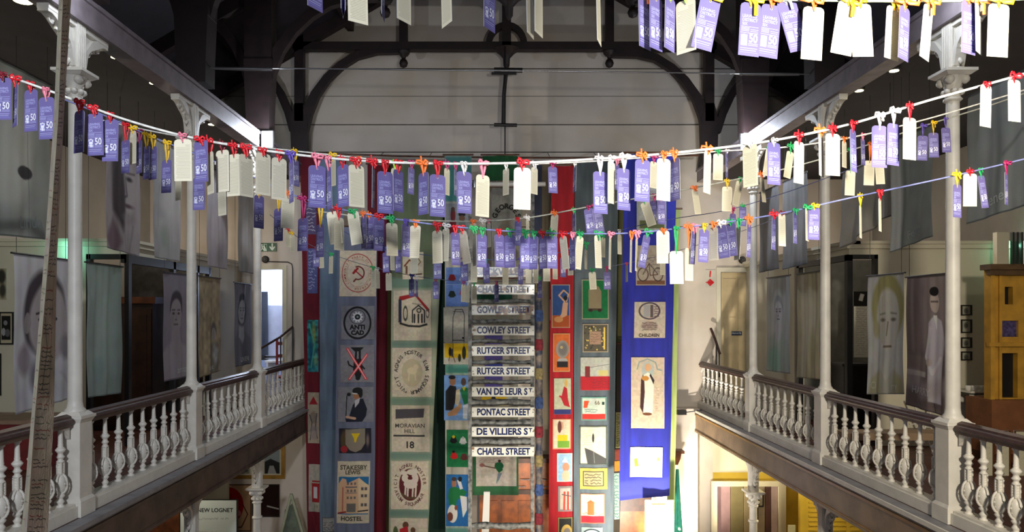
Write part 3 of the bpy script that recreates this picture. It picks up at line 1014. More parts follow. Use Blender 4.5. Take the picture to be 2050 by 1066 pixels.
pa(684, 613, 750, 680, (.50, .50, .53), d_cad)
def d_cross(q):
    q.poly([(20, 5), (46, 5), (38, 13), (28, 13)], BLACK); q.line([(31, 12), (30, 30)], 4, BLACK); q.line([(38, 12), (38, 30)], 4, BLACK)
    q.poly([(27, 28), (41, 28), (44, 50), (38, 70), (32, 70), (25, 50)], BLACK); q.line([(26, 45), (17, 40), (15, 33)], 3, BLACK); q.line([(42, 42), (47, 48)], 3, BLACK); q.ell(34, 66, 4, 5, BLACK)
    for c, w in (((.85, .12, .16), 5), ((.9, .7, .72), 2)):
        q.line([(14, 8), (50, 68)], w, c); q.line([(52, 20), (18, 68)], w, c)
pa(682, 691, 749, 766, (.50, .49, .52), d_cross)
def d_mic(q):
    q.poly([(22, 62), (30, 36), (40, 24), (50, 24), (58, 44), (56, 58), (48, 70), (16, 70), (16, 64)], (.07, .08, .16))
    q.ell(37, 16, 7, 9, SKIN); q.ell(39, 8, 10, 7, BLACK); q.ell(45, 14, 4, 8, BLACK); q.line([(30, 13), (38, 14)], 2, (.85, .85, .85)); q.poly([(34, 27), (44, 22), (42, 32), (34, 42)], (.7, .7, .72))
    q.line([(18, 18), (16, 66)], 1.8, BLACK); q.ell(22, 15, 4, 3.5, BLACK); q.line([(18, 60), (34, 63)], 5, (.75, .6, .5))
pa(677, 775, 748, 845, (.48, .48, .51), d_mic)
def d_shield(q):
    q.rect(0, 0, 64, 50, (.10, .09, .14)); q.ell(12, 25, 9, 22, (.35, .28, .14), .8, 4); q.ell(10, 42, 7, 7, (.6, .12, .15))
    q.poly([(13, 2), (52, 0), (52, 30), (44, 43), (33, 48), (22, 44), (13, 32)], (.52, .48, .42)); q.poly([(25, 10), (42, 10), (36, 20), (34, 28), (31, 28), (30, 20)], (.85, .72, .05)); q.ell(57, 24, 3, 12, (.7, .6, .5), .6, 3)
pa(679, 858, 743, 908, (.12, .12, .18), d_shield)
def d_hostel(q):
    q.text('STAKESBY', 32, 13, 12.5, (.30, .30, .22), 0, .03, .95); q.text('LEWIS', 31, 22.5, 11, (.30, .30, .22), 0, .03)
    q.rect(3, 31, 63, 106, (.12, .40, .60)); q.poly([(3, 45), (10, 34), (18, 36), (20, 44), (44, 33), (63, 50), (63, 104), (3, 104)], (.82, .66, .52))
    q.poly([(42, 34), (63, 48), (63, 104), (44, 104)], (.86, .76, .62)); q.rect(10, 52, 13, 100, (.7, .42, .35)); q.rect(17, 50, 40, 53, (.45, .42, .42)); q.rect(17, 62, 40, 64, (.55, .5, .46))
    for x in (48, 55):
        for y in (52, 66, 84): q.rect(x, y, x + 5, y + 6, (.35, .33, .34))
    for x in (20, 27, 34):
        for y in (42, 56, 70): q.rect(x, y, x + 4, y + 5, (.42, .40, .40))
    q.rect(20, 84, 38, 101, (.42, .4, .38)); q.line([(3, 104), (18, 101)], 3, (.55, .1, .1)); q.line([(43, 100), (62, 98)], 2.4, (.1, .1, .12)); q.text('HOSTEL', 30, 115, 12, (.22, .22, .18), 0, .03)
pa(676, 924, 741, 1048, CREAM, d_hostel, slant=-2)

# --- B6 sage banner
t, pa = banner('long sage green banner with church emblem patches and the Moravian Hill panel', (786, 892, 330), (778, 856, 1100), 15.2, (0.36, 0.40, 0.30), .015, 6,
               bands=[(556, 578, (.42, .52, .44)), (578, 1100, (.62, .64, .54)), (684, 696, (.42, .52, .46)), (796, 811, (.44, .54, .46)), (906, 921, (.42, .52, .46)), (1020, 1036, (.40, .50, .44))])
pa(806, 505, 848, 560, CREAM, lambda q: (q.line([(4, 28), (14, 16), (26, 26)], 3, (.45, .2, .12)), q.rect(6, 28, 10, 44, (.4, .28, .2)), q.line([(28, 8), (36, 20), (28, 30)], 2, (.5, .4, .2)), q.line([(16, 46), (38, 44)], 3, (.35, .25, .2))))
def d_house(q):
    q.poly([(10, 20), (12, 12), (44, 6), (72, 38), (70, 44), (44, 12), (18, 20)], (.60, .10, .12))
    q.rect(10, 18, 16, 64, (.16, .17, .26)); q.ell(24, 46, 4, 13, (.25, .25, .22), 1, ring=.8)
    q.line([(38, 64), (38, 40), (50, 30), (62, 40), (62, 64)], 2.4, BLACK); q.ell(51, 40, 4, 4, BLACK, 1, ring=1)
    for x in (42, 50, 57): q.line([(x, 48), (x, 64)], 3, BLACK)
    q.line([(14, 66), (30, 71), (52, 72), (66, 68)], 4, (.15, .14, .12)); q.ell(68, 46, 3, 8, (.3, .3, .28), 1, ring=.6)
    q.line([(38, 26), (56, 29)], 2, (.55, .5, .45))
pa(788, 582, 863, 682, CREAM, d_house)
def d_agnus(q):
    q.arc('VICIT AGNUS NOSTER EUM SEQUAMUR *', 39, 49, 31, 40, -150, 200, 10.5, (.24, .23, .22), .02); q.ell(40, 50, 21, 28, (.70, .65, .52), .8)
    q.ell(40, 46, 10, 7, (.80, .74, .60)); q.ell(48, 38, 5, 5, (.80, .74, .60)); q.line([(34, 52), (33, 66)], 2.5, (.80, .74, .60)); q.line([(46, 52), (47, 64)], 2.5, (.80, .74, .60))
pa(785, 697, 864, 795, CREAM, d_agnus)
def d_mor(q):
    q.poly([(8, 8), (66, 6), (64, 24), (8, 27)], (.30, .28, .30)); q.text('MORAVIAN', 37, 41, 11.5, (.25, .24, .22), 0, .01, 1.02); q.text('HILL', 36, 52, 11, (.25, .24, .22), 0, .01)
    q.line([(5, 61), (65, 61)], 3.5, (.22, .21, .22)); q.text('18', 36, 80, 19, (.12, .12, .14), 0, .02)
pa(784, 812, 860, 905, CREAM, d_mor)
def d_lamb(q):
    q.arc('VICIT AGNUS NOSTER', 38, 47, 29, 39, -110, 85, 9, (.38, .2, .22), .02); q.arc('EUM SEQUAMUR', 38, 47, 29, 39, 240, 120, 9, (.38, .2, .22), .02, True)
    q.ell(38, 47, 22, 32, (.34, .09, .11)); q.ell(39, 46, 14, 9, (.82, .77, .70)); q.ell(28, 34, 7, 8, (.82, .77, .70)); q.ell(26, 24, 8, 4, (.82, .77, .70)); q.ell(42, 22, 11, 6, (.82, .77, .70)); q.ell(48, 34, 7, 11, (.82, .77, .70)); q.ell(38, 34, 5, 3, (.34, .09, .11))
    for x in (29, 34, 44, 50): q.line([(x, 50), (x - 1, 70)], 3.4, (.82, .77, .70))
    q.line([(22, 66), (34, 74), (48, 73)], 4, (.35, .26, .16))
pa(783, 924, 858, 1020, CREAM, d_lamb)
pa(782, 1038, 856, 1085, CREAM, lambda q: (q.ell(30, 14, 6, 7, (.38, .24, .16)), q.poly([(18, 22), (34, 16), (38, 46), (20, 46)], (.72, .12, .16)), q.ell(45, 24, 5, 6, (.38, .24, .16)), q.poly([(38, 30), (52, 28), (54, 46), (40, 46)], (.6, .12, .14)), q.ell(10, 30, 5, 14, (.3, .36, .2)), q.ell(58, 34, 4, 6, (.3, .3, .36))))
# --- B7 dark green
banner('plain dark green cloth between the sage banner and the sports banner', (858, 893, 330), (856, 892, 1100), 15.9, DKGREEN, .04, 12)
# --- B8 sports banner
t, pa = banner('banner of sporting scenes in blue, yellow and green beside the street sign ladder', (890, 944, 312), (892, 938, 1100), 14.6, (.70, .68, .62), .012, 6,
               bands=[(312, 405, (.27, .52, .50)), (730, 750, (.26, .50, .44)), (1056, 1100, (.36, .55, .50))])
pa(893, 408, 942, 470, (.52, .54, .56), lambda q: (q.ell(14, 24, 5, 14, (.42, .14, .16)), q.ell(14, 12, 4, 5, (.3, .22, .18)), q.ell(32, 22, 7, 5, BLACK), q.ell(32, 30, 6, 6, (.42, .30, .24)), q.poly([(22, 60), (26, 38), (38, 38), (42, 60)], (.4, .44, .42)), q.poly([(4, 60), (8, 36), (20, 36), (22, 60)], (.45, .12, .14))))
def shirts(q, lst):
    for (x, y, c) in lst:
        q.poly([(x - 4, y - 6), (x + 4, y - 6), (x + 8, y + 4), (x + 5, y + 5), (x + 4, y + 7), (x - 4, y + 7), (x - 5, y + 5), (x - 8, y + 4)], c)
pa(893, 536, 940, 614, (.38, .50, .75), lambda q: (shirts(q, [(12, 20, (.5, .08, .1)), (12, 53, (.08, .14, .12)), (34, 50, (.6, .3, .45)), (34, 22, (.75, .75, .78))]), q.line([(0, 34), (47, 34)], 1.2, (.55, .65, .82))))
pa(888, 616, 938, 686, (.74, .72, .66), lambda q: (q.line([(18, 70), (19, 20), (24, 4), (38, 4), (42, 16), (41, 70)], 1.3, (.15, .15, .16)), q.line([(19, 8), (40, 9)], 1, (.15, .15, .16)), q.line([(19, 66), (41, 66)], 1.4, (.15, .15, .16)), q.ell(39, 61, 2, 2, BLACK)))
pa(888, 687, 938, 730, (.72, .70, .64), lambda q: (q.rect(2, 1, 50, 30, (.80, .66, .05)), q.line([(19, 0), (19, 28)], 1, (.2, .2, .15)), q.line([(41, 0), (41, 30)], 1, (.2, .2, .15)), q.ell(13, 18, 3, 9, BLACK), q.ell(17, 20, 2, 9, (.2, .2, .2)), q.ell(32, 30, 3, 8, (.16, .18, .1)), q.ell(41, 20, 4, 13, (.13, .15, .06)), q.line([(13, 26), (10, 36)], 1.5, (.4, .3, .2)), q.line([(19, 26), (23, 38)], 1.5, (.4, .2, .15))))
def d_men(q):
    q.poly([(3, 70), (3, 32), (12, 20), (24, 22), (26, 40), (18, 70)], (.08, .08, .10)); q.ell(17, 12, 6, 9, SKIN); q.ell(16, 4, 7, 4, BLACK); q.poly([(24, 30), (31, 26), (33, 46), (28, 62), (22, 56)], (.78, .74, .62)); q.poly([(6, 76), (20, 66), (36, 54), (34, 66), (24, 80), (8, 82)], (.66, .50, .36))
    q.ell(39, 13, 5, 8, (.32, .24, .22)); q.poly([(32, 30), (38, 22), (48, 26), (48, 60), (40, 58)], (.08, .44, .26)); q.poly([(36, 24), (44, 22), (40, 32)], (.75, .7, .2)); q.poly([(38, 60), (48, 56), (46, 88), (38, 86)], (.75, .77, .8))
pa(889, 752, 938, 842, (.42, .58, .78), d_men)
pa(894, 861, 937, 936, (.05, .44, .24), lambda q: (shirts(q, [(14, 20, BLACK), (33, 22, (.86, .86, .84)), (15, 52, (.78, .08, .1)), (35, 54, (.35, .16, .14))]), q.ell(14, 14, 3, 3, (.8, .7, .1)), q.ell(14, 44, 3, 2.5, BLACK), q.ell(33, 16, 2, 3, (.7, .7, .7))))
def d_soc(q):
    q.ell(16, 18, 5, 9, SKIN); q.ell(16, 9, 5, 4, (.25, .18, .14)); q.poly([(4, 44), (6, 28), (16, 24), (34, 30), (42, 34), (36, 44), (22, 50), (20, 62), (6, 60)], (.06, .42, .22))
    q.poly([(22, 12), (28, 8), (34, 28), (28, 30)], (.8, .8, .8)); q.ell(28, 9, 4, 5, BLACK); q.poly([(28, 42), (42, 44), (42, 70), (34, 86)], (.84, .84, .82)); q.ell(13, 78, 10, 18, (.84, .82, .78)); q.ell(8, 84, 6, 9, (.42, .22, .16)); q.ell(20, 66, 3, 5, (.5, .26, .2))
pa(893, 951, 938, 1054, (.10, .38, .62), d_soc, slant=0)

# --- cloth behind the ladder
t, pa = banner('small green bordered banner with a leaping figure patch behind the street signs', (948, 1036, 560), (946, 1038, 992), 14.9, (.20, .42, .26), .01, 6,
               bands=[(560, 900, (.55, .52, .46))])
pa(955, 560, 1033, 640, (.52, .50, .44), lambda q: (q.rect(0, 30, 70, 46, (.06, .30, .20)), q.rect(0, 0, 18, 20, (.5, .52, .4)), q.rect(30, 20, 70, 36, (.08, .34, .26))))
pa(970, 660, 1020, 776, (.30, .26, .52), lambda q: (q.rect(0, 30, 50, 50, (.7, .68, .62)), q.rect(6, 60, 44, 90, (.16, .20, .48)), q.rect(36, 0, 50, 116, (.6, .58, .54))))
pa(964, 786, 1026, 812, (.80, .66, .08), lambda q: (q.ell(24, 12, 4, 5, BLACK), q.rect(50, 0, 62, 26, (.7, .7, .66))))
def d_leap(q):
    q.ell(46, 20, 9, 8, (.05, .36, .2)); q.poly([(38, 14), (48, 12), (54, 28), (46, 34), (40, 26)], (.05, .36, .2)); q.line([(8, 18), (38, 24)], 2.2, (.35, .25, .22)); q.ell(12, 18, 5, 4, (.6, .4, .38)); q.poly([(44, 34), (52, 34), (46, 48), (40, 56), (42, 44)], (.45, .5, .52))
    q.scribble(6, 2, 74, 14, 3, (.62, .5, .5), 1.4, .6, 5); q.ell(47, 10, 3, 3, (.2, .14, .12))
pa(953, 914, 1034, 974, (.78, .74, .68), d_leap)
t, pa = banner('dark green cloth hanging at the head of the street sign ladder', (966, 1036, 312), (968, 1034, 362), 15.4, (.07, .32, .16), .02, 9)
t, pa = banner('grey cloth lettered in an arc behind the top of the ladder', (984, 1046, 376), (984, 1042, 545), 15.5, (.50, .49, .45), .02, 9)
pa(984, 380, 1044, 540, (.52, .51, .47), lambda q: (q.arc('GEORGES', 30, 62, 24, 28, -70, 70, 14, (.16, .15, .13), .05), q.ell(28, 100, 20, 34, (.42, .40, .36), .8, 4), q.ell(28, 88, 12, 14, (.5, .38, .3), .8, 3), q.ell(28, 130, 26, 20, (.36, .33, .3), .9, 4), q.rect(20, 60, 38, 70, (.5, .44, .36), .7)))
t = thing('white_pole', 'white horizontal pole with brackets above the street signs', 'pole', tuple(P(1000, 369, 12.1)))
b = MB().use(M_white); p0 = P(1000, 369, 12.1); a, c = P(932, 369, 12.1) - p0, P(1092, 369, 12.1) - p0; b.tube([a, c], .038, 10); b.build('tube', t)
for px in (950, 1060):
    b = MB().use(M_steel); a = P(px, 369, 12.1) - p0; b.lathe(a[0], 0, [(.055, -.06), (.06, 0), (.055, .06)], 8); b.build('clamp', t)
banner('narrow slate cloth beside the ladder head', (1070, 1085, 330), (1070, 1084, 700), 15.9, (.22, .24, .32), .02, 12)
banner('narrow brown cloth beside the red banner head', (1085, 1102, 330), (1085, 1100, 860), 16.0, (.42, .38, .31), .02, 12)

# --- B9 red banner
t, pa = banner('red banner with a column of performer patches right of the street signs', (1104, 1150, 332), (1098, 1146, 1100), 14.8, (.62, .05, .10), .014, 8)
def fr(q, c=(.70, .58, .46), w=1.6): q.frame(w, c)
pa(1104, 570, 1141, 657, (.14, .26, .46), lambda q: (q.rect(0, 62, 37, 87, (.62, .28, .10)), q.line([(24, 12), (15, 22), (26, 34), (27, 56)], 3.2, (.74, .56, .44)), q.line([(25, 12), (34, 20), (30, 34)], 2.8, (.74, .56, .44)), q.ell(28, 27, 4, 5, BLACK), q.poly([(23, 36), (33, 36), (31, 62), (12, 72), (20, 58)], (.74, .56, .44)), q.ell(14, 70, 9, 6, (.72, .50, .30)), fr(q)), slant=0)
pa(1107, 668, 1141, 745, (.78, .38, .16), lambda q: (q.ell(19, 32, 13, 18, (.55, .53, .50)), q.ell(20, 32, 9, 13, (.40, .38, .36), .8, 4), q.ell(17, 28, 3, 3, (.7, .6, .4)), q.rect(8, 56, 30, 68, (.12, .10, .10)), q.poly([(8, 56), (30, 56), (27, 50), (12, 50)], (.62, .62, .6)), fr(q, (.72, .6, .4))))
pa(1109, 758, 1143, 830, (.70, .70, .58), lambda q: (q.poly([(20, 16), (26, 20), (28, 42), (32, 58), (20, 54), (14, 40)], (.66, .10, .14)), q.ell(24, 10, 3, 8, (.78, .62, .3)), q.line([(12, 36), (22, 40)], 4, (.66, .1, .14)), q.rect(0, 62, 34, 72, (.16, .18, .40))))
pa(1106, 839, 1143, 900, (.80, .74, .62), lambda q: (q.ell(17, 14, 5, 9, (.72, .56, .44)), q.ell(14, 16, 4, 12, (.35, .18, .14)), q.rect(10, 32, 30, 44, (.84, .70, .08)), q.rect(10, 44, 34, 58, (.42, .58, .18)), fr(q, (.80, .40, .26))))
pa(1115, 908, 1146, 965, (.56, .68, .78), lambda q: (q.poly([(16, 8), (22, 18), (10, 18)], (.8, .78, .76)), q.ell(18, 28, 7, 9, (.82, .50, .38)), q.ell(18, 46, 8, 12, (.84, .66, .54)), fr(q, (.8, .76, .7))))
pa(1117, 974, 1146, 1024, (.72, .66, .60), lambda q: (q.frame(4, (.5, .46, .45)), q.line([(13, 12), (12, 46)], 4, (.75, .24, .18)), q.line([(20, 12), (20, 46)], 4, (.72, .2, .16)), q.line([(8, 16), (25, 20)], 2, (.3, .3, .3))))
pa(1117, 1036, 1146, 1090, (.12, .12, .10), lambda q: (q.ell(17, 30, 11, 16, (.70, .58, .28)), q.ell(18, 30, 7, 9, (.45, .42, .38)), q.frame(2, (.55, .5, .3))))
banner('narrow dark green cloth edging the red banner', (1147, 1158, 335), (1145, 1153, 1100), 15.3, (.10, .20, .16), .015, 12)
# --- B10 slate banner
t, pa = banner('slate grey banner with picture patches between the red and the blue banners', (1151, 1238, 322), (1148, 1228, 1100), 15.0, (.34, .38, .40), .02, 8)
pa(1164, 560, 1219, 640, (.05, .42, .22), lambda q: (q.poly([(14, 20), (24, 12), (34, 14), (40, 24), (40, 60), (14, 60)], (.56, .50, .38)), q.rect(12, 58, 42, 62, (.3, .24, .18)), q.ell(18, 62, 4, 3, (.2, .12, .1)), q.ell(36, 62, 4, 3, (.2, .12, .1)), fr(q, (.62, .58, .48), 2.2)))
def d_seq(q):
    q.frame(2, (.66, .6, .5)); r = random.Random(4)
    for k in range(70):
        x, y = r.uniform(4, 48), r.uniform(4, 52)
        if 13 < x < 38 and 14 < y < 42: continue
        q.ell(x, y, 1.6, 1.6, r.choice([(.35, .33, .28), (.62, .56, .42), (.20, .20, .18), (.85, .74, .35)]))
    q.rect(14, 15, 37, 41, (.64, .52, .42)); q.scribble(16, 18, 35, 38, 4, (.45, .32, .26), 1.2, .7, 2); q.line([(44, 8), (44, 50)], 3, (.9, .78, .35))
pa(1166, 649, 1218, 706, (.34, .31, .25), d_seq)
pa(1162, 716, 1221, 782, (.70, .70, .64), lambda q: (q.rect(0, 38, 59, 66, (.68, .10, .14)), q.rect(9, 18, 19, 40, (.46, .16, .16)), q.line([(20, 20), (58, 14)], 1, (.4, .42, .4)), q.rect(36, 26, 56, 37, (.78, .72, .46)), q.scribble(24, 42, 56, 62, 5, (.45, .14, .16), 1.4, .7, 8)))
pa(1163, 795, 1214, 842, (.74, .78, .70), lambda q: (q.poly([(6, 8), (16, 8), (12, 22), (5, 22)], (.80, .28, .14)), q.rect(2, 34, 50, 46, (.80, .18, .14)), q.text('66', 32, 12, 11, (.5, .42, .36)), q.rect(42, 10, 47, 16, (.1, .2, .18)), q.scribble(8, 24, 34, 31, 2, (.3, .4, .36), 1.2, .8, 3), q.frame(2.4, (.35, .55, .50))))
pa(1160, 853, 1215, 931, (.82, .79, .66), lambda q: (q.poly([(10, 44), (26, 50), (54, 66), (54, 76), (16, 76)], (.26, .26, .25)), q.line([(28, 52), (30, 74)], 1, (.5, .5, .48)), q.ell(27, 24, 2.2, 9, (.14, .14, .14)), q.scribble(6, 8, 24, 40, 7, (.72, .58, .46), 1, .6, 5), q.frame(2.2, (.20, .24, .22))))
pa(1161, 938, 1216, 980, (.74, .62, .30), lambda q: (q.rect(6, 6, 48, 36, (.24, .24, .2)), q.rect(8, 8, 46, 34, (.66, .60, .42)), q.scribble(10, 10, 44, 33, 4, (.25, .24, .2), 1.6, .9, 6)))
pa(1162, 989, 1210, 1048, (.82, .76, .62), lambda q: (q.rect(14, 16, 27, 42, (.66, .40, .20)), q.poly([(12, 18), (20, 12), (29, 18)], (.7, .36, .2)), q.rect(0, 44, 48, 59, (.62, .10, .16)), q.frame(1.6, (.72, .4, .28)), q.scribble(4, 36, 46, 42, 1, (.4, .4, .34), 1.6, .8, 5)))
pa(1164, 1056, 1206, 1095, (.56, .62, .60), lambda q: (q.ell(21, 18, 18, 14, (.84, .84, .8)), q.ell(21, 18, 18, 14, (.1, .16, .2), 1, ring=1.2), q.scribble(10, 12, 34, 26, 3, (.25, .25, .3), 1, .8, 5)))
banner('narrow olive cloth beside the blue banner', (1236, 1254, 330), (1230, 1246, 700), 15.6, (.40, .38, .20), .02, 12)
t, pa = banner('narrow dark banner with small worn patches left of the blue banner', (1230, 1248, 690), (1226, 1240, 1100), 15.4, (.20, .17, .12), .015, 12)
pa(1232, 826, 1243, 898, (.62, .60, .40), lambda q: q.scribble(2, 2, 9, 70, 14, (.3, .3, .2), 1.4, .8, 2))
pa(1231, 900, 1242, 922, (.42, .16, .10)); pa(1230, 924, 1241, 944, (.86, .44, .10)); pa(1229, 948, 1240, 1040, (.52, .60, .56), lambda q: q.scribble(1, 2, 10, 90, 14, (.2, .36, .34), 1.4, .8, 2))
# --- B11 blue banner
banner('pale yellow green cloth showing behind the right edge of the blue banner', (1350, 1362, 420), (1334, 1350, 1030), 14.9, (.66, .72, .42), .01, 10)
t, pa = banner('bright blue banner with four pictorial patches and an open hem', (1250, 1356, 308), (1240, 1340, 998), 14.4, (.15, .17, .58), .022, 7, bottom_skew=-10,
               bands=[(962, 1002, (.22, .24, .62))])
pa(1274, 372, 1334, 462, (.62, .62, .58), lambda q: (q.rect(6, 70, 56, 86, (.34, .36, .2)), q.rect(14, 10, 50, 64, (.55, .54, .52)), q.scribble(16, 14, 48, 60, 6, (.4, .38, .44), 1.5, .7, 3)))
def d_bike(q):
    q.rect(0, 70, 60, 80, (.45, .30, .20)); q.ell(14, 58, 10, 13, (.25, .18, .14), 1, ring=.9); q.ell(44, 58, 10, 13, (.25, .18, .14), 1, ring=.9)
    q.line([(14, 58), (26, 36), (44, 58), (28, 60), (26, 36)], 1.6, (.3, .2, .15)); q.scribble(16, 18, 50, 54, 8, (.5, .45, .42), 1.6, .7, 7); q.frame(2, (.68, .62, .54))
pa(1273, 492, 1333, 572, (.66, .60, .52), d_bike)
def d_book(q):
    q.ell(30, 18, 20, 16, (.30, .26, .28), 1, ring=1.4); q.rect(18, 6, 30, 30, (.62, .60, .58)); q.rect(31, 6, 37, 31, (.36, .30, .30)); q.scribble(39, 8, 50, 30, 5, (.35, .28, .3), 1.6, .9, 3)
    q.ell(30, 48, 16, 9, (.56, .48, .44), .8, 3); q.scribble(16, 40, 46, 58, 4, (.36, .28, .26), 1.3, .8, 8); q.text('CHILDREN', 30, 67, 8.5, (.24, .18, .16), 0, .03)
pa(1270, 605, 1332, 677, (.74, .68, .60), d_book, slant=-1)
def d_monk(q):
    q.line([(12, 24), (16, 10), (32, 3), (48, 10), (52, 24), (60, 26)], 2.2, (.50, .58, .56)); q.ell(33, 26, 12, 18, (.62, .68, .66), .8, 4)
    q.ell(33, 20, 6, 8, (.80, .62, .44)); q.poly([(24, 36), (33, 30), (42, 36), (45, 60), (42, 112), (24, 112), (21, 60)], (.86, .84, .76)); q.poly([(24, 34), (20, 44), (18, 100), (24, 112), (27, 70), (26, 44)], (.24, .12, .12)); q.poly([(38, 32), (46, 46), (44, 54), (36, 36)], (.16, .12, .12)); q.ell(28, 42, 7, 5, (.74, .50, .22)); q.ell(32, 113, 9, 3, (.4, .24, .12))
    q.scribble(48, 58, 56, 110, 10, (.6, .5, .44), 1.2, .6, 4)
pa(1264, 716, 1330, 858, (.78, .70, .60), d_monk, slant=-1)
pa(1262, 896, 1326, 956, (.84, .82, .76), lambda q: (q.poly([(8, 24), (14, 22), (18, 38), (10, 40)], (.50, .72, .22)), q.ell(56, 24, 3, 4, (.55, .74, .4)), q.scribble(16, 30, 52, 50, 3, (.74, .72, .6), 1.4, .6, 3)), slant=-1)
# hanging rope for the banners
t = thing('banner_rail', 'thin dark rail at the foot of the gable from which the banners hang', 'rail', tuple(P(1000, 312, 16.5)))
p0 = P(1000, 312, 16.5)
b = MB().use(M_wood)
b.tube([P(612, 306, 16.5) - p0, P(800, 313, 16.5) - p0, P(1010, 316, 16.5) - p0, P(1250, 316, 16.5) - p0, P(1400, 311, 16.5) - p0], .022, 6)
b.build('rod', t)
for k, px in enumerate((640, 760, 860, 1100, 1195, 1300)):
    b = MB().use(M_dark); a = P(px, 313, 16.5) - p0; b.tube([a, a + np.array([0, .7, .25])], .008, 5); b.build('bracket', t)

# ================================================================== street sign ladder
LD = 12.0
p0 = P(1007, 1085, LD)
t = thing('sign_ladder', 'tall paint-spattered grey ladder carrying the enamel street signs', 'ladder', tuple(p0))
M_spat = mat('spattered_metal', (0.44, 0.44, 0.42), 0.6, noise=0.3, nscale=14, second=(.16, .16, .15))
M_spat2 = mat('spattered_pole', (0.16, 0.18, 0.24), 0.6, noise=0.3, nscale=10, second=(.52, .46, .40))
for px in (941, 1066):
    b = MB().use(M_spat); a = P(px, 1085, LD) - p0; c = P(px, 360, LD) - p0
    b.box(a[0] - .03, a[0] + .03, -.02, .05, 0, c[2]); b.build('rail', t)
for py in (604, 644, 684, 726, 766, 807, 848, 886, 1055):
    b = MB().use(M_spat); a = P(943, py, LD) - p0; c = P(1064, py, LD) - p0
    rr = .055 if py > 800 else .035
    pts = [a + (c - a) * s + np.array([0, 0.04, 0.008 * math.sin(py + s * 9)]) for s in np.linspace(0, 1, 9)]
    b.tube(pts, [rr * (1 + .15 * math.sin(py * 3 + k * 2)) for k in range(9)], 8); b.build('rung', t)
p1 = P(1079, 1085, 12.4)
t = thing('wrapped_pole', 'dark pole wrapped in patterned cloth right of the street signs', 'pole', tuple(p1))
b = MB().use(M_spat2); top = P(1079, 505, 12.4) - p1
b.lathe(0, 0, [(.06 + .006 * math.sin(k * 2.1), top[2] * k / 24) for k in range(25)], 12); b.build('pole', t)
for k in range(9):
    b = MB().use(mat('wrap_%s' % ('red', 'blue', 'ochre')[k % 3], ((.45, .12, .16), (.22, .30, .48), (.52, .46, .30))[k % 3], .9, noise=.3, nscale=20))
    z = top[2] * (.06 + k * .1); b.lathe(0, 0, [(.064, z), (.073, z + .05), (.071, z + .14), (.063, z + .19)], 12); b.build('cloth_wrap', t)
ENAM = painted('enamel', 0.22)
signs = [(545, 'SACKVILLE ST', 2, 'worn enamel street sign at the top of the ladder, mostly rusted, ending in ST'),
         (580, 'CHAPEL STREET', 1, 'rust eaten white enamel sign, second from the top of the ladder'),
         (621, 'GOWLEY STREET', 2, 'white enamel sign with brown rust across its name, above the Cowley Street sign'),
         (662, 'COWLEY STREET', 0, 'clean white enamel sign reading COWLEY STREET in blue'),
         (703, 'RUTGER STREET', 0, 'upper of the two enamel signs reading RUTGER STREET'),
         (744, 'RUTGER STREET', 0, 'lower of the two enamel signs reading RUTGER STREET'),
         (785, 'VAN DE LEUR S\u1d40', 0, 'white enamel sign reading VAN DE LEUR ST in blue'),
         (826, 'PONTAC STREET', 0, 'white enamel sign reading PONTAC STREET in blue'),
         (865, 'DE VILLIERS S\u1d40', 0, 'white enamel sign reading DE VILLIERS ST in blue'),
         (905, 'CHAPEL STREET', 0, 'lowest enamel sign on the ladder, reading CHAPEL STREET in blue')]
for i, (py, s, worn, lab) in enumerate(signs):
    x0, x1 = 944, 1070
    w, h = x1 - x0, 20
    q = Paint(w, h, 0.8, (.86, .85, .80)).noise(.04, 8, 8)
    q.frame(.9, (.45, .45, .42), .6)
    rr = random.Random(i)
    for k in range(3 + worn * 10):
        x = rr.choice([0, w]) + rr.uniform(-6, 6) if not worn else rr.uniform(10, w)
        q.ell(x, rr.uniform(0, h), rr.uniform(1, 3 + worn * 3), rr.uniform(1, 3 + worn * 1.5), (.42, .26, .14), .75, 2)
    ink = (.08, .12, .32)
    sup = s.endswith('\u1d40')
    base = s[:-1] if sup else s
    v, _ = glyphs(base, 1, .02); ww = v[:, 0].max() - v[:, 0].min()
    sz = 18.5; tgt = w - (20 if not sup else 24)
    q.text(base, w / 2 - (3 if sup else 0) + 1, h / 2 + .2, sz, ink, 0, .038, tgt / (ww * sz))
    if sup: q.text('T', w - 8, 7.5, 11.5, ink, 0, .04)
    pc = P((x0 + x1) / 2, py, LD - .06)
    sc_ = (LD - .06) / FPX
    tilt = rr.uniform(-.006, .006)
    def F(x, y, w=w, h=h, sc_=sc_):
        X = (x - w / 2) * sc_; Z = -(y - h / 2) * sc_
        return np.stack([X, 0 * X, Z], -1)
    o = thing('street_sign', lab, 'street sign', tuple(pc), 'enamel street signs on the ladder')
    o.rotation_euler = (0, tilt, 0)
    link_mesh('face', q.mesh('face', F, ENAM, lift=(0, -.002, 0)), o)
    b = MB().use(M_steel); b.box(-w / 2 * sc_, w / 2 * sc_, .002, .016, -h / 2 * sc_, h / 2 * sc_); b.build('backing', o)
    for sx in (-1, 1):
        b = MB().use(M_dark); b.lathe(sx * (w / 2 - 3) * sc_, -.004, [(.006, -.006), (.008, 0), (.006, .006)], 8); b.build('screw', o)

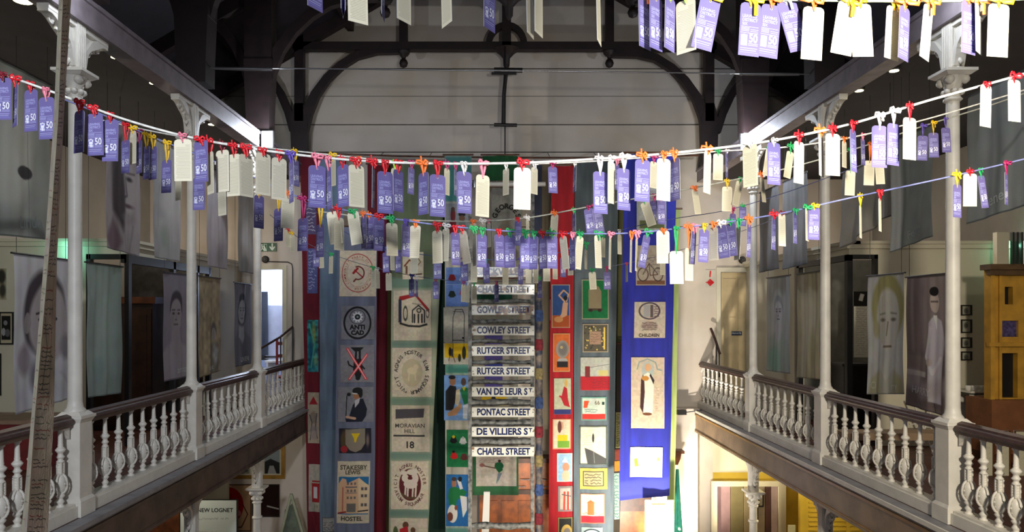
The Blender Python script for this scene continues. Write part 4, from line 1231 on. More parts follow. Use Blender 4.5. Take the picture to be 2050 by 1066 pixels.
# hanging lamp rod above the ladder (dark rod with two crossbars)
p0 = P(1011, 312, 16.35)
t = thing('hanging_rod', 'dark iron rod with two crossbars hanging from the truss centre', 'rod', tuple(p0))
b = MB().use(M_black); b.tube([(0, 0, 0), (0, 0, P(0, 90, 16.35)[2] - p0[2])], .014, 6); b.build('rod', t)
b = MB().use(M_dark); b.tube([P(1008, 252, 16.35) - p0, P(1009, 190, 16.35) - p0, P(1013, 145, 16.35) - p0], [.05, .045, .05], 8); b.build('sleeve', t)
for py, x0, x1, r in ((140, 989, 1046, .055), (250, 989, 1035, .04)):
    b = MB().use(M_dark); b.tube([P(x0, py, 16.25) - p0, P(x1, py + 1, 16.25) - p0], r, 8); b.build('crossbar', t)
b = MB().use(M_dark)
b.box(-.30, .25, -.12, -.05, P(0, 152, 16.35)[2] - p0[2], P(0, 148, 16.35)[2] - p0[2]); b.build('plate', t)

# ================================================================== things behind the banners and ladder
# organ-like wooden cabinet behind the ladder foot
px0, px1 = 960, 1112
DD = 16.75
a = P(px0, 918, DD); c = P(px1, 1080, DD)
t = thing('wooden_cabinet', 'orange brown panelled wooden cabinet behind the foot of the ladder', 'cabinet', ((a[0] + c[0]) / 2, DD, 0))
cx = (a[0] + c[0]) / 2; hw = (c[0] - a[0]) / 2
b = MB().use(M_orange); b.box(-hw, hw, 0, .42, .1, a[2] - .1); b.build('body', t)
b = MB().use(M_wood); b.box(-hw - .03, hw + .03, -.06, .44, a[2] - .1, a[2]); b.build('top', t)
b = MB().use(M_wood); b.box(-hw - .02, hw + .02, -.03, .43, 0, .1); b.build('plinth', t)
zt = P(0, 985, DD)[2]
b = MB().use(M_wood); b.box(-hw, hw, -.05, -.001, zt - .05, zt + .05); b.build('moulding', t)
for k in range(4):
    x = -hw + .12 + k * (2 * hw - .2) / 4
    b = MB().use(M_orange); b.box(x, x + (2 * hw - .2) / 4 - .1, -.03, -.001, .3, zt - .2); b.build('panel', t)
    b = MB().use(M_steel); b.tube([(x + .05, -.045, zt + .28), (x + .26, -.045, zt + .28)], .012, 6); b.build('handle', t)
for k in range(3):
    x = -hw + .3 + k * .55
    b = MB().use(M_steel); b.tube([(x, -.045, zt + .12), (x + .2, -.045, zt + .12)], .010, 6); b.build('handle', t)
b = MB().use(M_wood)
t2 = thing('plank', 'pale upright board leaning at the foot of the ladder', 'board', tuple(P(972, 1070, 13.2)))
p0 = P(972, 1070, 13.2)
b = MB().use(M_paper); u = P(976, 985, 13.2) - p0; b.prism([(-.07, 0), (.06, 0), (.08, u[2]), (-.03, u[2])], -.02, .02); b.build('board', t2)
# second cabinet with a warm glow under the blue banner
a = P(1222, 1018, 16.3); c = P(1300, 1085, 16.3)
t = thing('wooden_chest', 'glossy orange wooden chest below the blue banner', 'chest', ((a[0] + c[0]) / 2, 16.3, 0))
hw = (c[0] - a[0]) / 2
b = MB().use(M_orange); b.box(-hw, hw, 0, .5, 0, a[2] - .06); b.build('body', t)
b = MB().use(M_wood); b.box(-hw - .04, hw + .04, -.05, .54, a[2] - .06, a[2] + .25); b.build('lid', t)
# lit paper panel below blue banner
p0 = P(1320, 1090, 14.2)
t = thing('framed_text_panel', 'bright white text panel in a cream frame just below the blue banner', 'panel', tuple(p0))
q = Paint(58, 88, 1.0, (.88, .86, .74)); q.rect(11, 16, 46, 88, (.9, .9, .88)); q.line([(14, 8), (40, 8)], 2.2, (.8, .25, .1)); q.scribble(14, 22, 40, 80, 7, (.85, .7, .66), 1.2, .5, 4)
s_ = 14.2 / FPX
F = lambda x, y: np.stack([(x - 29) * s_, 0 * x, (88 - y) * s_], -1)
link_mesh('face', q.mesh('face', F, ENAM), t)
b = MB().use(M_paper); b.box(-29 * s_, 29 * s_, .004, .03, 0, 88 * s_); b.build('board', t)
# wooden wall bracket right of the blue banner
p0 = P(1356, 920, 16.65)
t = thing('wall_shelf', 'small carved wooden shelf on the lit end wall', 'shelf', tuple(p0))
b = MB().use(M_wood); b.box(-.12, .14, -.10, .19, .14, .20); b.build('top', t)
b = MB().use(M_wood); b.prism([(-.10, .14), (.08, .14), (.06, .02), (0, -.12), (-.10, -.12)], -.05, .18); b.build('bracket', t)
# green and white folded cloth leaning at the right
p0 = P(1356, 1090, 15.6)
t = thing('green_cloth', 'narrow green cloth with a white disc hanging against the lit wall', 'cloth', tuple(p0))
q = Paint(20, 150, 1.0, (.10, .42, .34)).noise(.1); q.ell(12, 120, 3, 3, (.85, .9, .85))
s_ = 15.6 / FPX
F = lambda x, y: np.stack([(x - 10 + 3 * (y / 150)) * s_ * (0.35 + .65 * y / 150), .02 * np.sin(x * .7), (150 - y) * s_], -1)
link_mesh('cloth', q.mesh('cloth', F, CL), t)

# ================================================================== gallery portraits on sheer cloth (hung along the galleries)
SH = painted('sheer_cloth', 0.9, transl=0.3, weave=0.15)
def portrait(q, cx, cy, s, face, hair, shirt, kind='man', turn=0.0):
    """bust in canvas units; s = half face height"""
    q.poly([(cx - 2.6 * s, cy + 5 * s), (cx - 2.2 * s, cy + 2.4 * s), (cx - .7 * s, cy + 1.7 * s), (cx + .7 * s, cy + 1.7 * s), (cx + 2.2 * s, cy + 2.4 * s), (cx + 2.7 * s, cy + 5 * s)], shirt, .9, s * .3)
    q.poly([(cx - .45 * s, cy + .7 * s), (cx + .45 * s, cy + .7 * s), (cx + .6 * s, cy + 2.1 * s), (cx, cy + 2.7 * s), (cx - .6 * s, cy + 2.1 * s)], face, .9, s * .15)
    if kind == 'woman':
        q.ell(cx, cy - .1 * s, 1.15 * s, 1.35 * s, hair, .95, s * .25)
    q.ell(cx, cy - .35 * s, .92 * s, 1.1 * s, hair, .95, s * .15)
    q.ell(cx + turn * s * .1, cy + .05 * s, .76 * s, 1.0 * s, face, 1, s * .12)
    dk = tuple(v * .45 for v in face)
    for e in (-1, 1):
        ex = cx + e * .33 * s + turn * .12 * s
        q.line([(ex - .17 * s, cy - .26 * s), (ex + .17 * s, cy - .28 * s)], .08 * s, dk, .85)
        q.ell(ex, cy - .06 * s, .15 * s, .07 * s, dk, .9)
        q.ell(cx + e * .76 * s, cy + .05 * s, .10 * s, .22 * s, face, .9)
    nx = cx + turn * .2 * s
    q.line([(nx, cy - .1 * s), (nx + .04 * s, cy + .28 * s)], .05 * s, dk, .45); q.line([(nx - .12 * s, cy + .32 * s), (nx + .12 * s, cy + .32 * s)], .07 * s, dk, .7)
    q.line([(nx - .25 * s, cy + .6 * s), (nx + .25 * s, cy + .6 * s)], .09 * s, dk, .8)
    q.ell(cx - .45 * s, cy + .3 * s, .2 * s, .5 * s, dk, .18, s * .3)
def gallery_banner(sx, y0, y1, zt, zb, label, base, draw, skew=0.0, xo=0.0, step=1.0, fold=.012, word=None, tone=(.5, .5, .5)):
    X0 = sx * 5.3 + xo
    if zb > 6.3: X0 = sx * 5.16 + xo
    Wm, Hm = y1 - y0, zt - zb
    wpx, hpx = 60.0, 60.0 * Hm / Wm
    q = Paint(wpx, hpx, 0.65 * step, base).noise(.05, 8, 12)
    draw(q)
    mean_ = q.c.mean(axis=(0, 1)); q.c = mean_ + (q.c - mean_) * 1.45
    q.c = np.clip(q.c, 0.02, 1) ** (.64 if zb > 6.2 else .66)
    if word: q.text(word, wpx * .55, hpx - 7, 8, (.85, .85, .84), 0, .0)
    q.rect(0, 0, wpx, 1.0, tuple(v * .8 for v in base)); q.rect(0, hpx - 1, wpx, hpx, tuple(v * .8 for v in base))
    y_c = (y0 + y1) / 2
    t = thing('portrait_banner', label, 'banner', (X0, y_c, zt), None)
    def F(x, y):
        # seen from the nave: on the left gallery near end is at the left of the cloth
        u = x / wpx
        v = y / hpx
        Y = (u - .5) * Wm * (1 if sx < 0 else -1)
        fl = fold * np.sin(u * 15 + v * 1.5) * (.35 + .65 * v) + .003 * np.sin(u * 37 + 2 * v) + .01 * np.sin(v * 7 + u * 3)
        Z = -v * Hm + skew * (u - .5) * v
        return np.stack([fl * -sx, Y, Z], -1)
    link_mesh('cloth', q.mesh('cloth', F, SH, lift=(-sx * .004, 0, 0)), t)
    b = MB().use(M_dark if xo == 0 else M_wood); b.tube([(0, -Wm / 2 - .04, .01), (0, Wm / 2 + .04, .01)], .012, 6); b.build('rod', t)
    for yy in (-Wm / 2 + .05, Wm / 2 - .05):
        b = MB().use(M_dark); b.tube([(0, yy, .02), (0, yy, min(8.68 - zt, 8.68 - zt))], .0035, 4); b.build('cord', t)
    return t
def Dx(px, X): return X * FPX / (px - VX)
def zz(r): return CZ - r * 5.3
low_t, low_b, up_b, up_t = zz(-.124), zz(.207), zz(-.160), zz(-.50)
Lx = -5.3
GREYW = (.58, .56, .58); VIOL = (.44, .40, .45)
def d_child(q):
    h = q.h
    q.ell(34, 38, 24, 30, (.30, .28, .31), 1, 4); q.ell(38, 44, 21, 28, (.62, .59, .62), 1, 3); q.ell(15, 44, 4, 7, (.55, .52, .55)); q.line([(24, 38), (32, 37)], 1.6, (.3, .28, .3)); q.ell(29, 42, 3, 1.6, (.2, .2, .22)); q.ell(45, 42, 3, 1.6, (.2, .2, .22))
    q.line([(36, 56), (42, 56)], 1.6, (.35, .33, .36)); q.line([(33, 64), (44, 64)], 2, (.35, .33, .36)); q.ell(12, 68, 7, 10, (.54, .51, .56), 1, 4); q.ell(22, 80, 5, 10, (.44, .42, .47), 1, 4); q.ell(28, 90, 9, 6, (.40, .38, .42)); q.ell(56, 62, 7, 9, (.50, .48, .52), 1, 4); q.line([(24, 88), (20, 100), (30, 112)], .8, (.45, .44, .5)); q.line([(50, 80), (60, 88)], 2, (.58, .56, .6), .6, 3)
gallery_banner(-1, Dx(27, Lx), Dx(136, Lx), low_t, low_b, 'pale portrait banner of a small child behind the nearest left column', (.72, .72, .77), d_child, .05, step=.8)
gallery_banner(-1, Dx(173, Lx), Dx(244, Lx), low_t, low_b - .02, 'blank looking green tinted portrait banner just right of the nearest left column', (.50, .58, .56), lambda q: (q.ell(30, 55, 10, 34, (.58, .66, .64), .6, 14), q.rect(34, 0, 40, 110, (.44, .52, .46), .5, 8), q.ell(20, 90, 10, 8, (.42, .55, .54), .4, 6)), -.04)
gallery_banner(-1, Dx(326, Lx), Dx(390, Lx), low_t, low_b, 'brown portrait banner of a man with short dark hair beside the second left column', VIOL, lambda q: portrait(q, 24, 32, 13, (.50, .45, .48), (.24, .21, .24), (.52, .48, .52)), word='amina')
gallery_banner(-1, Dx(397, Lx), Dx(441, Lx), low_t + .01, low_b - .04, 'ochre portrait banner of a seated figure between the second and third left columns', (.55, .47, .34), lambda q: (q.ell(42, 56, 7, 9, (.32, .28, .26), .8, 3), q.ell(42, 60, 5, 7, (.52, .47, .42)), q.poly([(30, 70), (50, 68), (54, 105), (28, 105)], (.42, .38, .32), .8, 4), q.ell(45, 82, 5, 10, (.6, .58, .55), .8, 4), q.noise(.14, 5, 5)), .05, word='sanc')
gallery_banner(-1, Dx(469, Lx), Dx(504, Lx), low_t - .03, low_b - .0, 'dark violet portrait banner of an elderly person left of the third left column', (.36, .35, .40), lambda q: (portrait(q, 26, 32, 14, (.50, .50, .53), (.22, .22, .25), (.30, .30, .34), 'woman')), word='LINDEN')
# upper row left
gallery_banner(-1, 7.45, Dx(76, Lx), up_t, up_b - .02, 'grey portrait banner cropped by the left picture edge, upper row', (.42, .45, .45), lambda q: (q.ell(20, 40, 24, 40, (.52, .55, .55), 1, 6), q.ell(36, 58, 7, 4, (.22, .23, .24)), q.line([(0, 92), (40, 88), (60, 98)], 6, (.27, .29, .29), .8, 4), q.ell(32, 112, 28, 16, (.56, .58, .59), .9, 5), q.text('Linda', 40, q.h - 9, 10, (.62, .66, .66), .1)), .05)
gallery_banner(-1, Dx(190, Lx), Dx(261, Lx), up_t, up_b, 'upper row portrait banner of a face half in shadow between the first two left columns', (.53, .49, .52), lambda q: (q.ell(32, 50, 19, 34, (.60, .56, .59), 1, 5), q.poly([(8, 20), (26, 12), (30, 40), (34, 58), (34, 78), (28, 94), (14, 78)], (.22, .19, .21), .85, 6), q.ell(42, 47, 5, 2, (.20, .18, .2), .9, 2), q.line([(36, 42), (50, 41)], 1.6, (.25, .22, .25), .8, 2), q.line([(35, 46), (38, 62), (33, 64)], 1.8, (.2, .17, .2), .8, 2), q.ell(38, 71, 8, 1.8, (.28, .22, .25), .9, 2), q.ell(38, 82, 10, 5, (.48, .44, .46), .6, 4), q.poly([(0, 104), (14, 84), (26, 104), (12, 120)], (.34, .26, .30), .7, 5), q.line([(30, 92), (34, q.h)], 2, (.42, .37, .4), .7, 3), q.line([(46, 88), (40, q.h)], 2, (.42, .37, .4), .7, 3)), -.05)
gallery_banner(-1, Dx(288, Lx), Dx(344, Lx), up_t, up_b, 'faded grey upper portrait banner just left of the second left column', (.47, .47, .49), lambda q: (q.ell(34, 50, 14, 22, (.52, .52, .54), .9, 8), q.ell(24, 90, 9, 12, (.40, .43, .42), .7, 6), q.line([(14, 40), (12, 80)], 2, (.4, .4, .43), .6, 3)), .0)
gallery_banner(-1, Dx(398, Lx), Dx(441, Lx), up_t, up_b, 'faded brown upper portrait banner right of the second left column', (.46, .43, .45), lambda q: (q.ell(30, 60, 14, 22, (.52, .48, .50), .8, 8), q.ell(36, 90, 10, 12, (.40, .37, .39), .7, 6)), .0)
gallery_banner(-1, Dx(462, Lx), Dx(501, Lx), up_t, up_b, 'bluish grey upper portrait banner left of the third left column', (.44, .45, .48), lambda q: (q.ell(28, 60, 12, 22, (.52, .53, .57), .8, 8), q.ell(20, 84, 10, 10, (.34, .36, .38), .7, 6)), .0)
# right gallery
Rx = 5.3
def d_girl(q):
    q.ell(34, 30, 26, 32, (.58, .56, .38), 1, 4); q.ell(34, 40, 19, 28, (.72, .71, .66), 1, 3); q.line([(26, 20), (24, 60)], 2, (.62, .60, .5), .7, 2)
    q.ell(26, 40, 4, 1.6, (.36, .34, .27), .8, 1.5); q.ell(42, 40, 4, 1.6, (.36, .34, .27), .8, 1.5); q.line([(21, 35), (30, 34)], 1.4, (.4, .38, .3), .7, 1.5); q.line([(38, 34), (47, 35)], 1.4, (.4, .38, .3), .7, 1.5); q.line([(34, 42), (32, 54)], 1.5, (.5, .48, .4)); q.line([(27, 64), (39, 64)], 2, (.46, .42, .36)); q.ell(14, 48, 5, 8, (.6, .58, .44), .9, 3)
    q.poly([(2, q.h), (6, 92), (22, 84), (32, 96), (46, 84), (58, 94), (60, q.h)], (.62, .60, .46), .9, 4); q.poly([(22, 84), (32, 96), (44, 84), (40, 112), (26, 112)], (.66, .66, .62), .9, 3)
    q.text('Ci', 10, q.h - 8, 9, (.85, .85, .82)); q.text('rry', 46, q.h - 7, 9, (.85, .85, .82))
gallery_banner(1, Dx(1809, Rx), Dx(1738, Rx), low_t - .14, low_b, 'pale olive portrait banner of a curly haired child left of the nearest right column', (.70, .70, .67), d_girl, .1, step=.8)
def d_man(q):
    h = q.h
    q.rect(0, 0, 18, 60, (.40, .34, .33), .8, 4); q.rect(6, 0, 10, 60, (.52, .46, .45), .7, 3); q.rect(0, 60, 60, h, (.33, .28, .28), .6, 8)
    q.rect(1, 62, 26, 76, (.44, .38, .37), .9, 2); q.rect(0, 74, 26, 78, (.66, .60, .58), .9, 1)
    q.poly([(31, 96), (45, 96), (44, h - 26), (40, h - 10), (36, h - 10), (38, 104), (35, h - 10), (31, h - 10)], (.17, .14, .15), 1, 1.5)
    q.poly([(29, 36), (36, 30), (44, 34), (49, 50), (47, 70), (46, 96), (30, 96), (29, 74), (27, 60)], (.68, .64, .68), 1, 1.2)
    q.line([(31, 40), (26, 62), (34, 74), (44, 62)], 3.5, (.76, .72, .75)); q.ell(30, 66, 4, 3, (.68, .6, .58)); q.poly([(35, 30), (39, 30), (38, 42)], (.8, .78, .78)); q.ell(37, 20, 5, 8, (.66, .58, .56)); q.ell(37, 12, 5, 3.5, (.14, .12, .13)); q.rect(33, 19, 41, 20.4, (.3, .26, .26), .8)
    q.line([(20, h - 14), (60, h - 24)], 12, (.58, .52, .54), .6, 5); q.ell(8, h - 22, 12, 8, (.60, .55, .56), .6, 5); q.text('HARRY', 20, h - 14, 8, (.85, .82, .82))
gallery_banner(1, Dx(1909, Rx), Dx(1816, Rx), low_t - .20, low_b - .1, 'sepia portrait banner of a standing man in a pale jacket behind the nearest right column', (.46, .40, .40), d_man, -.05, step=.7)
gallery_banner(1, Dx(1642, Rx), Dx(1597, Rx), low_t + .02, low_b - .0, 'narrow yellowish portrait banner behind the second right column', (.62, .58, .44), lambda q: (q.ell(34, 60, 14, 40, (.72, .69, .56), .8, 6), q.rect(10, 0, 24, 120, (.74, .70, .58), .5, 5), q.ell(40, 84, 8, 20, (.56, .52, .34), .6, 6)), .05)
gallery_banner(1, Dx(1581, Rx), Dx(1536, Rx), low_t + .02, low_b - .0, 'pale portrait banner washed with green, right of the third right column', (.60, .62, .62), lambda q: (portrait(q, 30, 36, 12, (.62, .63, .66), (.50, .52, .55), (.55, .60, .58)), q.ell(20, 86, 16, 16, (.42, .58, .52), .6, 8)), .03)
gallery_banner(1, Dx(2120, Rx), Dx(1964, Rx), zz(-.445), up_b + .17, 'large grey portrait banner cropped by the right picture edge', (.38, .41, .42), lambda q: (q.rect(24, 0, 28, q.h, (.30, .33, .34), .7, 3), q.ell(44, 50, 12, 26, (.45, .48, .48), .7, 8), q.line([(30, 40), (44, 30), (58, 44)], 2, (.28, .31, .31), .7, 2), q.text('Gene', 22, q.h - 9, 9, (.75, .77, .77), .12), q.text('B', 50, q.h - 13, 9, (.75, .77, .77), .12)), .1)
gallery_banner(1, Dx(1890, Rx), Dx(1806, Rx), zz(-.42), up_b, 'rumpled grey green upper portrait banner left of the nearest right column', (.41, .44, .43), lambda q: (q.rect(0, 0, 14, q.h, (.55, .57, .57), .8, 3), q.rect(18, 0, 24, q.h, (.32, .36, .35), .7, 4), q.text('Felix', 36, q.h - 9, 9, (.75, .77, .77), .12)), .12)
gallery_banner(1, Dx(1789, Rx), Dx(1690, Rx), zz(-.40), zz(-.215), 'crooked grey portrait banner sagging between the two nearest right columns', (.43, .42, .40), lambda q: (q.ell(34, 40, 16, 26, (.36, .35, .32), .7, 8), q.ell(30, 44, 8, 14, (.52, .50, .46), .7, 5)), .34, fold=.05, xo=.12)
gallery_banner(1, Dx(1633, Rx), Dx(1584, Rx), zz(-.44), up_b + .25 - .3, 'faded grey upper portrait banner left of the second right column', (.42, .43, .45), lambda q: (q.ell(40, 60, 12, 20, (.50, .51, .53), .7, 8), q.ell(40, 100, 14, 12, (.36, .36, .38), .6, 6)), .04)
gallery_banner(1, Dx(1574, Rx), Dx(1536, Rx), zz(-.44), up_b - .05, 'dark upper portrait banner right of the third right column', (.33, .33, .35), lambda q: (q.ell(30, 60, 14, 26, (.44, .44, .47), .7, 8), q.ell(28, 110, 12, 12, (.24, .24, .25), .8, 6)), .02)
# ================================================================== framed pictures, signs and furniture
def framed(label, x0, y0, x1, y1, D, fcol, draw=None, base=(.8, .78, .7), fw=.03, normal='Y', mount=True, cat='picture', group=None, words=None):
    a, c = P(x0, y0, D), P(x1, y1, D)
    w, h = c[0] - a[0], a[2] - c[2]
    cx = (a[0] + c[0]) / 2
    t = thing('framed_picture' if cat == 'picture' else cat.replace(' ', '_'), label, cat, (cx, D, c[2]), group)
    pw, ph = x1 - x0, y1 - y0
    q = Paint(pw, ph, .8, base)
    if draw: draw(q)
    s = w / pw
    F = lambda x, y: np.stack([(x - pw / 2) * s, 0 * x - .012, (ph - y) * s], -1)
    link_mesh('print', q.mesh('print', F, ENAM), t)
    b = MB().use(M_paper); b.box(-w / 2, w / 2, -.010, .0, 0, h); b.build('backing', t)
    if fw > 0:
        b = MB().use(fcol)
        for r in ((-w / 2, -w / 2 + fw, 0, h), (w / 2 - fw, w / 2, 0, h), (-w / 2 + fw, w / 2 - fw, 0, fw), (-w / 2 + fw, w / 2 - fw, h - fw, h)):
            b.box(r[0], r[1], -.035, -.011, r[2], r[3])
        b.build('frame', t)
    return t
M_bf = M_black
# left frontal wall pictures
framed('black framed photograph of people on the wall at the left picture edge', 0, 625, 29, 690, YPL - .002, M_bf, lambda q: (q.rect(4, 8, 22, 56, (.1, .1, .1)), q.ell(12, 22, 4, 5, (.5, .5, .5)), q.ell(8, 40, 4, 8, (.6, .6, .6)), q.ell(16, 42, 5, 8, (.35, .35, .35))), (.72, .68, .56), .02)
framed('black framed sheet below the photograph at the left picture edge', -20, 708, 4, 792, YPL - .002, M_bf, None, (.7, .68, .6), .02)
framed('dark foliage print high on the wall at the left picture edge', -8, 538, 14, 600, YPL - .002, M_paper, lambda q: (q.ell(12, 16, 8, 14, (.15, .14, .12), .9, 4), q.ell(14, 44, 6, 14, (.2, .19, .16), .9, 4)), (.66, .62, .5), 0)
# red and brown box behind the left railing
t = thing('cardboard_box', 'reddish brown box on the left gallery floor behind the nearest railing', 'box', (-6.6, 10.4, ZF[-1]))
b = MB().use(mat('red_card', (.42, .12, .12), .8, noise=.15)); b.box(-1.1, .45, -.4, .4, 0, .62); b.build('body', t)
b = MB().use(mat('card_top', (.52, .42, .34), .8, noise=.1)); b.box(-1.13, .48, -.43, .43, .62, .67); b.build('lid', t)
# emergency exit signs
def exitsign(label, px0, px1, kind):
    a, c = P(px0, 487, YE - .002), P(px1, 504, YE - .002)
    t = thing('exit_sign', label, 'sign', ((a[0] + c[0]) / 2, YE - .002, c[2]))
    pw, ph = px1 - px0, 17
    q = Paint(pw, ph, .35, (.02, .30, .18))
    if kind == 'man':
        q.rect(pw * .55, 2, pw - 1, ph - 1, (.8, .86, .8)); q.ell(6, 4, 1.6, 1.6, (.85, .9, .85)); q.line([(6, 6), (7, 10), (4, 15)], 1.6, (.85, .9, .85)); q.line([(7, 10), (10, 15)], 1.4, (.85, .9, .85)); q.line([(3, 9), (9, 7)], 1.2, (.85, .9, .85)); q.poly([(pw * .6, 3), (pw * .9, 3), (pw * .9, ph - 2)], (.02, .3, .18))
    else:
        q.line([(pw / 2, 2), (pw / 2, 12)], 2.6, (.85, .9, .85)); q.line([(4, 8), (pw / 2, 14), (pw - 4, 8)], 2.6, (.85, .9, .85))
    s = (c[0] - a[0]) / pw
    F = lambda x, y: np.stack([(x - pw / 2) * s, 0 * x - .022, (ph - y) * s], -1)
    link_mesh('face', q.mesh('face', F, ENAM), t)
    b = MB().use(M_dark); b.box(-pw / 2 * s, pw / 2 * s, -.02, 0, 0, ph * s); b.build('case', t)
exitsign('green emergency exit sign with the running figure above the left doorway', 519, 536, 'man')
exitsign('green emergency sign with a white down arrow above the left doorway', 537, 554, 'arrow')
for px, py, lab in ((532, 520, 'round dark sounder on the wall above the left doorway'), (1485, 521, 'round dark sounder on the wall above the right doorway')):
    p = P(px, py, YE - .001)
    t = thing('alarm_sounder', lab, 'alarm', tuple(p))
    b = MB().use(M_black); b.lathe(0, 0, [(.075, 0), (.085, .01), (.085, .04), (.06, .07)], 16); o = b.build('body', t); o.rotation_euler = (math.pi / 2, 0, 0)
    b = MB().use(M_dark); b.lathe(0, 0, [(.04, .071), (.03, .085)], 12); o = b.build('grille', t); o.rotation_euler = (math.pi / 2, 0, 0)
# conduit round the left door
pp = [P(535, 524, YE - .02), P(576, 525, YE - .02), P(584, 529, YE - .02), P(586, 538, YE - .02), P(586, 740, YE - .02)]
t = thing('conduit', 'thin dark cable conduit running around the left doorway', 'pipe', tuple(pp[-1]))
b = MB().use(M_dark); b.tube([p - pp[-1] for p in pp], .013, 6); b.build('pipe', t)
# fire sign
framed('white fire equipment notice with red mark and red arrow on the right end wall', 1412, 541, 1431, 576, YE - .003, M_paper,
       lambda q: (q.line([(10, 3), (9, 13)], 3.2, (.75, .1, .12)), q.line([(2, 25), (15, 25)], 2.4, (.75, .1, .12)), q.line([(9, 19), (16, 25), (9, 31)], 2.6, (.75, .1, .12)), q.ell(9, 25, 5, 5.5, (.75, .1, .12), .8)), (.74, .72, .66), 0, cat='notice')
framed('small blue notice on the cream door at the right', 1464, 664, 1485, 672, YE + .026, M_bf, lambda q: q.text('PRIVATE', 10, 4, 5, (.8, .82, .86)), (.12, .18, .28), 0, cat='notice')
# stair rails by the end wall
def rail(label, pts, D, r=.028, post=None):
    ps = [P(x, y, d) for x, y, d in pts]
    o = ps[-1]
    t = thing('stair_handrail', label, 'handrail', tuple(o))
    b = MB().use(M_rail); b.tube([p - o for p in ps], r, 8); b.build('handrail', t)
    for (x, y0, y1, d) in post:
        b = MB().use(M_dark); b.tube([P(x, y0, d) - o, P(x, y1, d) - o], .018, 6); b.build('baluster', t)
rail('dark sloping stair handrail beside the left doorway', [(586, 655, 16.9), (560, 676, 16.5), (522, 698, 16.0)], 16.9, post=[(586, 655, 740, 16.9), (562, 675, 738, 16.5)])
rail('dark sloping stair handrail beside the right doorway', [(1423, 658, 17.0), (1433, 684, 16.8), (1441, 709, 16.6)], 17.0, .03, post=[(1440, 709, 756, 16.6), (1434, 690, 752, 16.7)])
# office seen through the left doorway
t = thing('desk', 'white desk with papers in the bright room through the left doorway', 'desk', (-5.15, 18.6, 3.44))
b = MB().use(M_paper); b.box(-.5, .5, -.4, .4, .95, 1.0); b.build('top', t)
for x in (-.46, .42):
    b = MB().use(M_paper); b.box(x, x + .04, -.38, .38, 0, .949); b.build('leg', t)
t = thing('red_ladder_chair', 'red wooden chair just inside the left doorway', 'chair', (-5.0, 17.9, 3.44))
M_rw = mat('red_wood', (.50, .14, .10), .5, noise=.2)
for x in (-.2, .2):
    for y in (-.18, .18):
        b = MB().use(M_rw); b.box(x - .025, x + .025, y - .025, y + .025, 0, 1.55 if y < 0 else .6); b.build('leg', t)
b = MB().use(M_rw); b.box(-.23, .23, -.2, .2, .6, .65); b.build('seat', t)
for z in (.85, 1.1, 1.4):
    b = MB().use(M_rw); b.box(-.18, .18, -.19, -.17, z, z + .08); b.build('slat', t)
for (x0, y0, x1, y1, c, lab) in ((520, 585, 541, 612, (.22, .25, .30), 'dark screen on the desk in the bright left room'), (522, 612, 566, 640, (.75, .77, .84), 'white printer on the desk in the bright left room')):
    a, c2 = P(x0, y0, 18.6), P(x1, y1, 18.6)
    t = thing('monitor' if 'screen' in lab else 'printer', lab, 'monitor' if 'screen' in lab else 'printer', ((a[0] + c2[0]) / 2, 18.42 if 'screen' in lab else 18.75, 4.44))
    b = MB().use(mat('dev%d' % y0, c, .5, noise=.05)); hw = (c2[0] - a[0]) / 2
    b.box(-hw, hw, -.03 if 'screen' in lab else -.2, .03 if 'screen' in lab else .2, .12 if 'screen' in lab else 0, a[2] - 4.44); b.build('body', t)
    b = MB().use(M_dark)
    if 'screen' in lab: b.box(-.04, .04, -.02, .02, .02, .119); b.box(-.12, .12, -.08, .08, 0, .02); b.build('stand', t)
    else: b.box(-hw * .8, hw * .8, -.23, -.201, .05, .09); b.build('tray', t)
# the bright window of that room
wn = MB().use(mat('window_light', (.85, .9, 1), .5, noise=0, emit=(.70, .82, 1.0), estr=1.6))
wn.box(-5.35, -4.55, 19.57, 19.6, 4.9, 6.7)
wn.use(M_paper); wn.box(-5.4, -4.5, 19.54, 19.57, 6.7, 6.76); wn.box(-4.97, -4.93, 19.54, 19.57, 4.9, 6.7); wn.box(-5.4, -4.5, 19.5, 19.57, 4.84, 4.9)
struct('window_1', wn)

# ---- right gallery furniture
for k, (y0, y1, w_) in enumerate(((611, 632, 'top'), (640, 667, 'second'), (676, 697, 'third'), (704, 722, 'lowest'))):
    framed('%s of the four small black framed pictures right of the nearest right column' % w_, 1922, y0, 1944, y1, YPR - .002, M_bf, lambda q: q.ell(11, 12, 4, 6, (.25, .25, .25), .8, 3), (.66, .66, .58), .018, group='small framed pictures on the right gallery wall')
framed('white printed text panel inside the black framed room of the right gallery', 1709, 614, 1738, 716, 13.6, M_paper, lambda q: q.scribble(3, 3, 26, 98, 22, (.5, .5, .48), .9, .7, 3), (.78, .77, .72), 0, cat='information sheet')
t = thing('counter', 'black counter inside the black framed room of the right gallery', 'counter', (6.75, 13.3, ZF[1]))
b = MB().use(M_black); b.box(-.55, .30, -.2, .25, 0, 1.25); b.build('body', t)
b = MB().use(M_dark); b.box(-.6, .32, -.25, .28, 1.25, 1.3); b.build('top', t)
framed('black sign with a white slip above the text panel in the right gallery room', 1708, 584, 1738, 613, 13.65, M_bf, lambda q: q.poly([(14, 4), (22, 6), (18, 20), (10, 18)], (.7, .7, .68)), (.05, .05, .05), 0, cat='notice')
